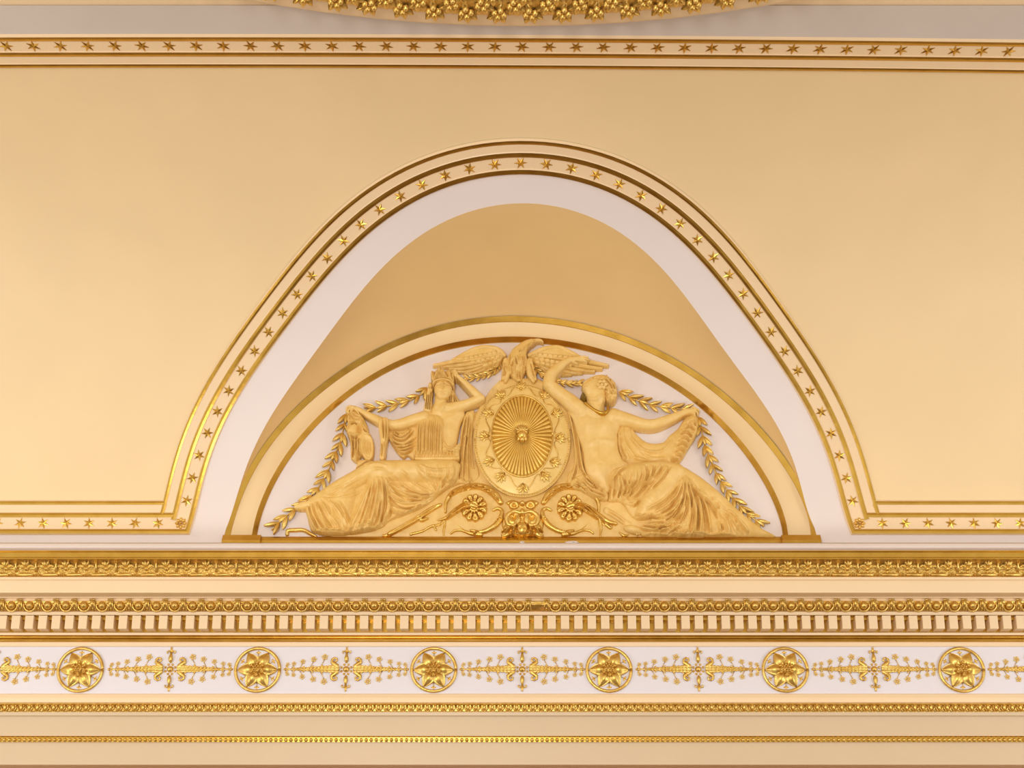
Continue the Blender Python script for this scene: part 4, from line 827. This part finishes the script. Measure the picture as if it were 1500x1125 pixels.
def wing(sgn):
    r = Relief(630, 500, 745, 560, 0.0024) if sgn < 0 else Relief(765, 500, 898, 560, 0.0024)
    if sgn < 0:
        r.poly('h', '645,215 610,165 540,143 460,140 380,163 300,205 240,245 330,300 420,320 520,310 590,290', 0.05, 0.03, 50)
        tips = [('560,220 400,240 240,265 85,292', 17), ('570,240 430,270 300,290 160,302', 19), ('575,250 450,285 330,315 205,318', 20), ('580,262 470,300 370,335 262,342', 20), ('585,270 490,315 410,350 330,360', 20), ('590,280 510,330 450,365 392,380', 20), ('600,290 540,335 495,365 455,385', 18), ('610,300 570,340 540,360 515,372', 16)]
        cov = [(590-36*i, 190+7*i, 0.1) for i in range(8)]+[(580-38*i, 225+9*i, 0.2) for i in range(6)]+[(590-34*i, 255+12*i, .4) for i in range(4)]; a0 = 0.15
    else:
        r.poly('h', '825,215 870,183 960,150 1060,140 1140,170 1220,215 1280,250 1180,300 1080,330 980,330 900,300 850,255', 0.05, 0.03, 50)
        tips = [('900,220 1080,235 1260,260 1448,292', 18), ('900,240 1080,270 1250,300 1400,318', 20), ('900,260 1060,295 1200,325 1340,340', 20), ('900,270 1040,315 1140,345 1245,352', 20), ('900,285 1000,330 1080,360 1160,366', 20), ('890,295 960,340 1010,365 1065,376', 20), ('880,300 920,345 960,368 1000,380', 18)]
        cov = [(880+40*i, 205+4*i, -0.1) for i in range(9)]+[(890+42*i, 238+8*i, -.2) for i in range(7)]+[(900+40*i, 268+10*i, -.4) for i in range(5)]; a0 = -0.15
    for i, (l, w) in enumerate(tips): r.limb('h', l, (w, w*1.15, w, w*0.55), (0.066-0.007*i, 0.064-0.007*i, 0.060-0.007*i, 0.052-0.006*i), 0.75, 0.0, p=0.5); r.fold('h', l, 3, -0.005, taper=(.1, .1))
    for (l1, _), (l2, _) in zip(tips, tips[1:]):
        A1, A2 = [np.array([[float(v) for v in p_.split(',')] for p_ in l.split()]) for l in (l1, l2)]; Am_ = (A1+A2)/2
        r.fold('h', ' '.join('%g,%g' % tuple(p_) for p_ in Am_), 4.5, -0.011, taper=(.1, .02))
    for i, (x, y, a) in enumerate(cov): r.blob('h', x, y, 29, 17, 0.070, 0.020, a, 0.0, 0.5, 'replace'); r.fold('h', '%d,%d %d,%d' % (x-26*sgn*-1, y, x+26*sgn*1, y+8), 3, 0.003)
    r.limb('h', '640,215 600,175 540,155 460,150 380,172 300,212 230,250' if sgn < 0 else '830,215 880,190 960,160 1060,150 1140,180 1220,222 1290,262', (14, 16, 16, 15, 13, 11, 8), (0.08, 0.085, 0.085, 0.08, 0.075, 0.065, 0.055), 0.7, 0.01)
    child(r.build('wing', M['ochre2'], ea), ea)
wing(-1); wing(1)
# ================================================================== plaster ground of the scrolls below the shield
r = Relief(470, 600, 1010, 792, 0.0040)
r.poly('p', '480,787 600,748 648,716 680,705 720,712 760,730 800,712 840,700 875,708 905,722 950,745 1000,787 760,788', 0.012, 0.018, 14, n=3)
r.poly('p', '690,612 838,612 850,650 848,700 840,730 690,735 678,700 684,650', 0.006, 0.012, 8, n=3)
gr = r.build('scroll_ground', M['ochre']); tag(gr, 'ochre plaster ground behind the gilt scrolls under the shield', 'plaster ground')
# ================================================================== shield
SX, SZ = wp('p', 764.8, 645, 0.06); SA, SB_ = 70.5*PM, 87.5*PM*1.02
def sd(x, z):                                # depth of the domed shield face
    q_ = ((x-SX)/SA)**2+((z-SZ)/SB_)**2; return 0.045+0.055*np.sqrt(np.maximum(1.04-q_, 0.0))
sh = empty('shield', (SX, 0, SZ-SB_), 'oval ochre shield with a gilt fluted sunburst between the two figures', 'shield')
nr, na = 12, 72
V = [(SX, -float(sd(SX, SZ)), SZ)]
for i in range(1, nr+1):
    for j in range(na):
        a = 2*PI*j/na; t = math.sin(PI/2*i/nr); x, z = SX+SA*t*math.cos(a), SZ+SB_*t*math.sin(a); V.append((x, -float(sd(x, z)), z))
for j in range(na): a = 2*PI*j/na; V.append((SX+SA*1.01*math.cos(a), -0.001, SZ+SB_*1.01*math.sin(a)))
Fc = [[0, 1+(j+1) % na, 1+j] for j in range(na)]
for i in range(nr): Fc += [[1+i*na+j, 1+i*na+(j+1) % na, 1+(i+1)*na+(j+1) % na, 1+(i+1)*na+j] for j in range(na)]
child(obj('field', mesh('field', V, Fc, M['cart'], True), sh), sh)
def onsh(x, z, dz=0.0): return (x, -float(sd(x, z))-dz, z)
FX, FZ = wp('p', 764.8, 637.5, 0.10); FA, FB = 45.5*PM, 66*PM
a = np.linspace(0, 2*PI, 97)
V, Fc = tube([onsh(FX+FA*math.cos(t), FZ+FB*math.sin(t), 0.004) for t in a], 0.008, 6); child(obj('sunburst_rim', mesh('sunburst_rim', V, Fc, M['gold'], True), sh), sh)
# dished gilt disc under the flutes
V = [(FX, -float(sd(FX, FZ))-0.002, FZ)]+[onsh(FX+FA*math.cos(t), FZ+FB*math.sin(t), 0.002) for t in a[:-1]]+[onsh(FX+FA*.5*math.cos(t), FZ+FB*.5*math.sin(t), 0.002) for t in a[:-1]]
n_ = 96; Fc = [[0, 1+n_+j, 1+n_+(j+1) % n_] for j in range(n_)]+[[1+n_+j, 1+j, 1+(j+1) % n_, 1+n_+(j+1) % n_] for j in range(n_)]
child(obj('sunburst_disc', mesh('sunburst_disc', V, Fc, M['goldline'], True), sh), sh)
NR = 52
for k in range(NR):
    t = 2*PI*k/NR; P_ = []
    for u in (0.17, 0.4, 0.7, 0.93, 0.985): P_.append(onsh(FX+FA*u*math.cos(t), FZ+FB*u*math.sin(t), 0.003))
    V, Fc = tube(P_, [0.0028, 0.006, 0.0105, 0.0135, 0.008], 6); child(obj('flute', mesh('flute', V, Fc, M['flute'], True), sh), sh)
# small mask ornament in the middle
V, Fc = join([ellipsoid((0, 0, 0.0), (0.040, 0.045, 0.035), 10, 4, True), ellipsoid((-0.028, 0.02, 0.01), (0.018, 0.018, 0.02), 7, 3, True), ellipsoid((0.028, 0.02, 0.01), (0.018, 0.018, 0.02), 7, 3, True), ellipsoid((0, -0.04, 0.008), (0.022, 0.03, 0.03), 8, 3, True), ellipsoid((-0.026, -0.03, 0.004), (0.014, 0.03, 0.02), 7, 3, True), ellipsoid((0.026, -0.03, 0.004), (0.014, 0.03, 0.02), 7, 3, True)]+[xf(leafg(0.07, 0.013, 0.018), Matrix.Translation((0, 0.015, 0.008))@Matrix.Rotation(PI/2+b, 4, 'Z')) for b in (-.9, -.45, 0, .45, .9)])
child(obj('boss', mesh('boss', V, Fc, M['gold'], True), sh, wallframe(FX, FZ+0.0, float(sd(FX, FZ)))), sh)
# palmettes round the sunburst, linked by tendrils
PAL = [(620, 100, 90), (487, 158, 125), (768, 158, 55), (408, 280, 165), (850, 280, 15), (380, 428, 180), (876, 440, 0), (412, 588, 195), (842, 595, -15), (488, 690, 230), (775, 685, -50), (632, 765, -90)]
pg = [xf(leafg(0.052*(1-.18*abs(b)), 0.0085, 0.010), Matrix.Rotation(b, 4, 'Z')) for b in (-1.15, -.6, 0, .6, 1.15)]+[ellipsoid((-.004, 0, 0), (0.010, 0.012, 0.012), 7, 3, True)]
for sy in (-1, 1): pg.append(tube([(-.02, 0, .004), (-.008, sy*.016, .006), (.004, sy*.024, .006), (.010, sy*.017, .006), (.004, sy*.013, .006)], 0.0042, 5))
PME = mesh('palmette', *join(pg), M['gold'], True)
pw = []
for x, y, ang in PAL:
    wx, wz = wp('g', x, y, 0.08); u = math.radians(ang); wx -= 0.022*math.cos(u); wz -= 0.022*math.sin(u); pw.append((wx, wz, u))
    child(obj('palmette', PME, sh, wallframe(wx, wz, float(sd(wx, wz))-0.002)@Matrix.Rotation(u, 4, 'Z')@Matrix.Scale(1.35, 4)), sh)
o_ = sorted(pw, key=lambda p: p[2] % (2*PI))
for k in range(12):
    (x1, z1, u1), (x2, z2, u2) = o_[k], o_[(k+1) % 12]; P_ = []
    for t in np.linspace(0.1, 0.9, 13):
        x, z = x1+(x2-x1)*t, z1+(z2-z1)*t; d_ = math.hypot(x-SX, z-SZ); s_ = 0.026*math.sin(2*PI*t)*(1 if k % 2 else -1)+0.004; x += (x-SX)/d_*s_; z += (z-SZ)/d_*s_; P_.append(onsh(x, z, 0.003))
    V, Fc = tube(P_, 0.0042, 5); child(obj('tendril', mesh('tendril', V, Fc, M['gold'], True), sh), sh)
V, Fc = tube([(SX+SA*1.0*math.cos(t), -0.055, SZ+SB_*1.0*math.sin(t)) for t in np.linspace(0, 2*PI, 121)], 0.013, 6); child(obj('rim', mesh('rim', V, Fc, M['cart'], True), sh), sh)
bd = []
for t in np.linspace(0, 2*PI, 150)[:-1]: bd.append(ellipsoid((SX+SA*1.0*math.cos(t), -0.066, SZ+SB_*1.0*math.sin(t)), (0.0075, 0.008, 0.0075), 5, 3))
V, Fc = join(bd); tag(child(obj('rim_beads', mesh('rim_beads', V, Fc, M['gold'], True), sh), sh), kind='stuff')
# crest plate between the shield and the eagle
r = Relief(695, 540, 835, 640, 0.0034); r.poly('g', '330,290 400,170 500,70 560,60 700,60 760,80 860,180 930,300 900,400 350,400', 0.02, 0.02, 30); r.fold('g', '405,165 470,95 510,60', 12, .012); child(r.build('crest_plate', M['ochre'], sh), sh)
# ================================================================== gilt scrolls left and right, mask between
def gold_line(r, z, s, w, c, k=1.0, sm=0.003): r.limb(z, s, w, c, k, sm)
def mirror(s): return ' '.join('%g,%s' % (2*(764.8-640)*11.246-float(a.split(',')[0]), a.split(',')[1]) for a in s.split())
def scroll(sgn):
    S_ = (lambda s: s) if sgn < 0 else mirror; lab = ['gilt leafy scroll with a fluted rosette left of the gilt mask under the shield', 'gilt leafy scroll with a fluted rosette right of the gilt mask under the shield'][sgn > 0]
    cx_, cz_ = wp('p', 692.5 if sgn < 0 else 837, 788, 0); t = empty('gilt_scroll', (cx_, 0, cz_), lab, 'scroll', 'gilt scrolls under the shield')
    box_ = (645, 700, 745, 790) if sgn < 0 else (785, 700, 885, 790)
    r = Relief(*box_, 0.0026)
    r.limb('n', S_('140,560 150,400 230,270 340,200 480,155 620,135 760,150 880,210 980,300 1050,400'), (18, 30, 40, 45, 48, 50, 56, 60, 60, 46), 0.05, 0.9, 0.004)
    for x, y, x2, y2 in ((190, 290, 260, 220), (260, 240, 350, 190), (350, 200, 450, 150), (450, 165, 560, 130), (560, 150, 670, 120), (660, 150, 780, 145), (770, 170, 870, 200), (860, 220, 950, 270), (930, 290, 1010, 360)): r.fold('n', S_('%d,%d %d,%d' % (x, y+14, x2, y2)), 15, 0.013); r.fold('n', S_('%d,%d %d,%d' % (x+18, y+24, x2+18, y2+14)), 10, -0.010)
    child(r.build('rope_arc', M['gold'], t), t)
    r = Relief(*box_, 0.0026)
    r.limb('n', S_('930,530 1000,500 1070,540 1050,660 960,780 830,860 700,890 560,860'), (22, 28, 32, 44, 46, 40, 32, 20), 0.045, 0.9, 0.004)
    r.limb('n', S_('730,935 560,915 460,880 380,860 290,870 230,915'), (30, 28, 22, 20, 20, 14), 0.04, 0.9, 0.004)
    r.limb('n', S_('280,680 360,800 480,880 600,930'), (10, 16, 18, 14), 0.025, 0.8)
    for k in range(8): q1 = (1050-55*k, 640+34*k); r.fold('n', S_('%d,%d %d,%d' % (q1[0], q1[1], q1[0]-60, q1[1]+50)), 12, 0.010 if k % 2 else -0.008)
    child(r.build('acanthus_curl', M['gold'], t), t)
    r = Relief(*box_, 0.0026)
    r.limb('n', S_('640,470 560,440 460,440 350,500 260,570 180,640 120,670 20,700'), (40, 44, 46, 44, 40, 34, 28, 16), (0.085, 0.09, 0.085, 0.075, 0.065, 0.055, 0.045, .035), 0.8, 0.006)
    r.folds('n', [S_('540,430 440,430 330,500 230,590 150,650'), S_('560,470 460,480 350,540 240,620')], 12, 0.010); r.fold('n', S_('550,450 450,455 340,520 220,610'), 8, -0.010)
    r.limb('n', S_('130,680 130,780 110,880 115,980'), (24, 24, 20, 12), 0.03, 0.8, .005); r.limb('n', S_('110,700 50,780 10,800'), (22, 18, 10), 0.03, .8, .005)
    child(r.build('stem', M['gold'], t), t)
    r = Relief(*box_, 0.0026); cxn, cyn = (610, 480)
    r.blob('n', *( [cxn, cyn] if sgn < 0 else [2*124.8*11.246-cxn, cyn]), 225, 240, 0.03, 0.045, 0, 0.0, 0.3)
    for k in range(11):
        a_ = 2*PI*k/11+.3; x, y = cxn+150*math.cos(a_), cyn+160*math.sin(a_); x = x if sgn < 0 else 2*124.8*11.246-x; r.blob('n', x, y, 70, 52, 0.066, 0.018, (-a_ if sgn < 0 else a_), 0.0, 0.4); r.bump('n', x, y, 30, 16, -0.014, (-a_ if sgn < 0 else a_))
    for k in range(11):
        a_ = 2*PI*(k+.5)/11+.3; XX = lambda q_: (cxn+q_*math.cos(a_)) if sgn < 0 else 2*124.8*11.246-(cxn+q_*math.cos(a_)); r.fold('n', '%g,%g %g,%g' % (XX(70), cyn+75*math.sin(a_), XX(235), cyn+250*math.sin(a_)), 10, -0.016, taper=(.05, .01))
    X_ = cxn if sgn < 0 else 2*124.8*11.246-cxn
    r.blob('n', X_, 440, 75, 85, 0.075, 0.03, 0, 0); r.bump('n', X_, 445, 34, 40, -0.028)
    child(r.build('rosette', M['gold'], t), t)
scroll(-1); scroll(1)
# diagonal gilt stems running out under the skirts
r = Relief(570, 715, 650, 792, 0.003); r.limb('e', '970,685 1060,640 1180,570 1260,515 1330,480', (16, 18, 19, 17, 12), 0.05, 0.9); r.fold('e', '980,680 1180,562 1320,482', 6, -0.006); r.limb('e', '970,690 940,700 900,695', (14, 12, 6), .03); r.limb('e', '1180,570 1200,590 1240,575', (10, 12, 8), .05)
for l in ('1120,690 1200,670 1260,640 1330,620', '1240,650 1280,630 1300,660', '1330,620 1360,590 1370,570'): r.limb('e', l, 10, 0.03, .9)
o1 = r.build('gilt_branch', M['gold']); tag(o1, 'gilt diagonal stem below the skirt of the tunic-clad left figure', 'stem')
r = Relief(840, 730, 925, 792, 0.003)
r.limb('m', '60,740 180,750 280,800 370,870 460,930 540,950', (24, 30, 30, 28, 26, 20), (0.08, 0.075, 0.065, .055, .05, .05), 0.9); r.limb('m', '300,820 360,900 380,1000 365,1070', (18, 18, 14, 8), .045, .9); r.limb('m', '430,960 480,1000 500,985', (20, 16, 8), .04); r.limb('m', '580,1050 630,1085 680,1075', (10, 18, 8), .03)
r.folds('m', ['70,735 200,755 300,815 420,905', '90,760 200,780 300,850'], 8, 0.008)
o1 = r.build('gilt_branch', M['gold']); tag(o1, 'gilt curving stem beside the foot of the bare-chested right figure', 'stem')
# mask of acanthus between the scrolls
r = Relief(730, 720, 800, 792, 0.0026)
r.poly('g', '520,850 560,830 628,845 690,830 735,850 700,900 760,960 745,1040 628,1070 520,1040 500,960 560,900', 0.03, 0.03, 30)
for sx in (-1, 1):
    X_ = lambda x: 628+sx*x
    for (x, y, rx, ry, c) in ((52, 862, 34, 28, .06), (58, 948, 50, 56, .07), (88, 1010, 34, 30, .06), (40, 1030, 30, 26, .06)): r.blob('g', X_(x), y, rx, ry, c, 0.03, 0, .004)
    r.bump('g', X_(52), 862, 14, 12, -0.03); r.bump('g', X_(58), 935, 18, 20, -0.03)
    r.limb('g', '%d,915 %d,905 %d,935 %d,985 %d,990 %d,960' % (X_(10), X_(55), X_(98), X_(88), X_(50), X_(42)), (10, 12, 13, 12, 10, 7), .095, .9, .003)
    for l in ('%d,1000 %d,1040 %d,1050', '%d,960 %d,1000 %d,1030', '%d,1020 %d,1055 %d,1062'): r.limb('g', l % (X_(60), X_(100), X_(128)), (14, 12, 6), .06, .9, .003)
    for a_ in range(5): r.fold('g', '%d,%d %d,%d' % (X_(30+18*a_), 990+6*a_, X_(36+24*a_), 1045), 7, 0.012 if a_ % 2 else -0.012)
r.blob('g', 628, 1010, 34, 42, .085, .03); r.blob('g', 628, 905, 16, 26, .08, .03); r.blob('g', 628, 850, 18, 18, .07, .03); r.bump('g', 615, 1005, 6, 8, -.012).bump('g', 641, 1005, 6, 8, -.012)
o1 = r.build('gilt_mask', M['gold']); tag(o1, 'gilt acanthus mask between the two scrolls below the shield', 'ornament')
# ================================================================== laurel garlands
lg = leafg(0.075, 0.0125, 0.012, 0.004, 5); LEAF = mesh('leaf', *lg, M['gold'], True); LEAF2 = mesh('berry', *ellipsoid((0, 0, 0), (0.010, 0.010, 0.012), 6, 4), M['gold'], True)
def garland(z, s, label, step=0.078, sc=1.4, d=0.02):
    P_ = pts(z, s); Q = spl(P_, 8); wx, wz = up(Q[:, 0], Q[:, 1], d); C_ = np.stack([wx, wz], -1); L_ = np.linalg.norm(np.diff(C_, axis=0), axis=1).sum(); n = int(L_/step); C_ = resamp(C_, n+1); T_ = np.gradient(C_, axis=0)
    t = empty('laurel_garland', (C_[0, 0], -d, C_[0, 1]), label, 'garland')
    V, Fc = tube([(p[0], -d, p[1]) for p in C_], 0.006, 5); child(obj('stem', mesh('stem', V, Fc, M['gold'], True), t), t)
    for k in range(n):
        a_ = math.atan2(T_[k, 1], T_[k, 0])
        for sg in (-1, 1):
            m = wallframe(C_[k, 0], C_[k, 1], d+0.004)@Matrix.Rotation(a_+sg*random.uniform(.38, .62), 4, 'Z')@Matrix.Rotation(random.uniform(-.25, .05), 4, 'Y')@Matrix.Rotation(random.uniform(-.5, .5), 4, 'X')@Matrix.Scale(sc*random.uniform(.85, 1.1), 4); child(obj('leaf', LEAF, t, m), t)
        if k % 2 == 0: child(obj('leaf', LEAF, t, wallframe(C_[k, 0], C_[k, 1], d+0.012)@Matrix.Rotation(a_+random.uniform(-.15, .15), 4, 'Z')@Matrix.Scale(sc*.75, 4)), t)
    return t
garland('a', '775,420 740,465 680,500 600,530 500,555 400,575 330,575 285,575', 'gilt laurel garland hanging between the head and the outstretched hand of the left figure')
g2 = garland('c', '600,505 590,560 575,630 550,690 520,760 490,815 455,870 400,920 340,965 280,1020 250,1050', 'gilt laurel garland falling from the hand of the left figure to the base', 0.080, 1.45)
r = Relief(418, 770, 470, 792, 0.003); r.limb('e', '245,690 250,665 300,660 360,660 410,685 450,705', (12, 14, 15, 14, 13, 8), .012, .9); child(r.build('ribbon', M['gold'], g2), g2)
garland('b', '785,395 850,430 930,460 1010,485 1100,500 1200,512 1290,515', 'gilt laurel garland hanging between the head and the outstretched hand of the right figure')
garland('d', '878,520 890,570 905,640 930,710 960,780 1000,845 1050,910 1100,965 1150,1005 1185,1035', 'gilt laurel garland falling from the hand of the right figure down to the base', 0.080, 1.45)
garland('h', '640,210 610,270 570,320 520,360 450,385 380,400 310,400', 'gilt laurel garland under the left wing of the eagle', 0.045, .85, 0.03)
garland('h', '860,290 890,340 940,375 1000,405 1060,430 1130,440 1190,440 1250,430', 'gilt laurel garland under the right wing of the eagle', 0.045, .85, 0.03)
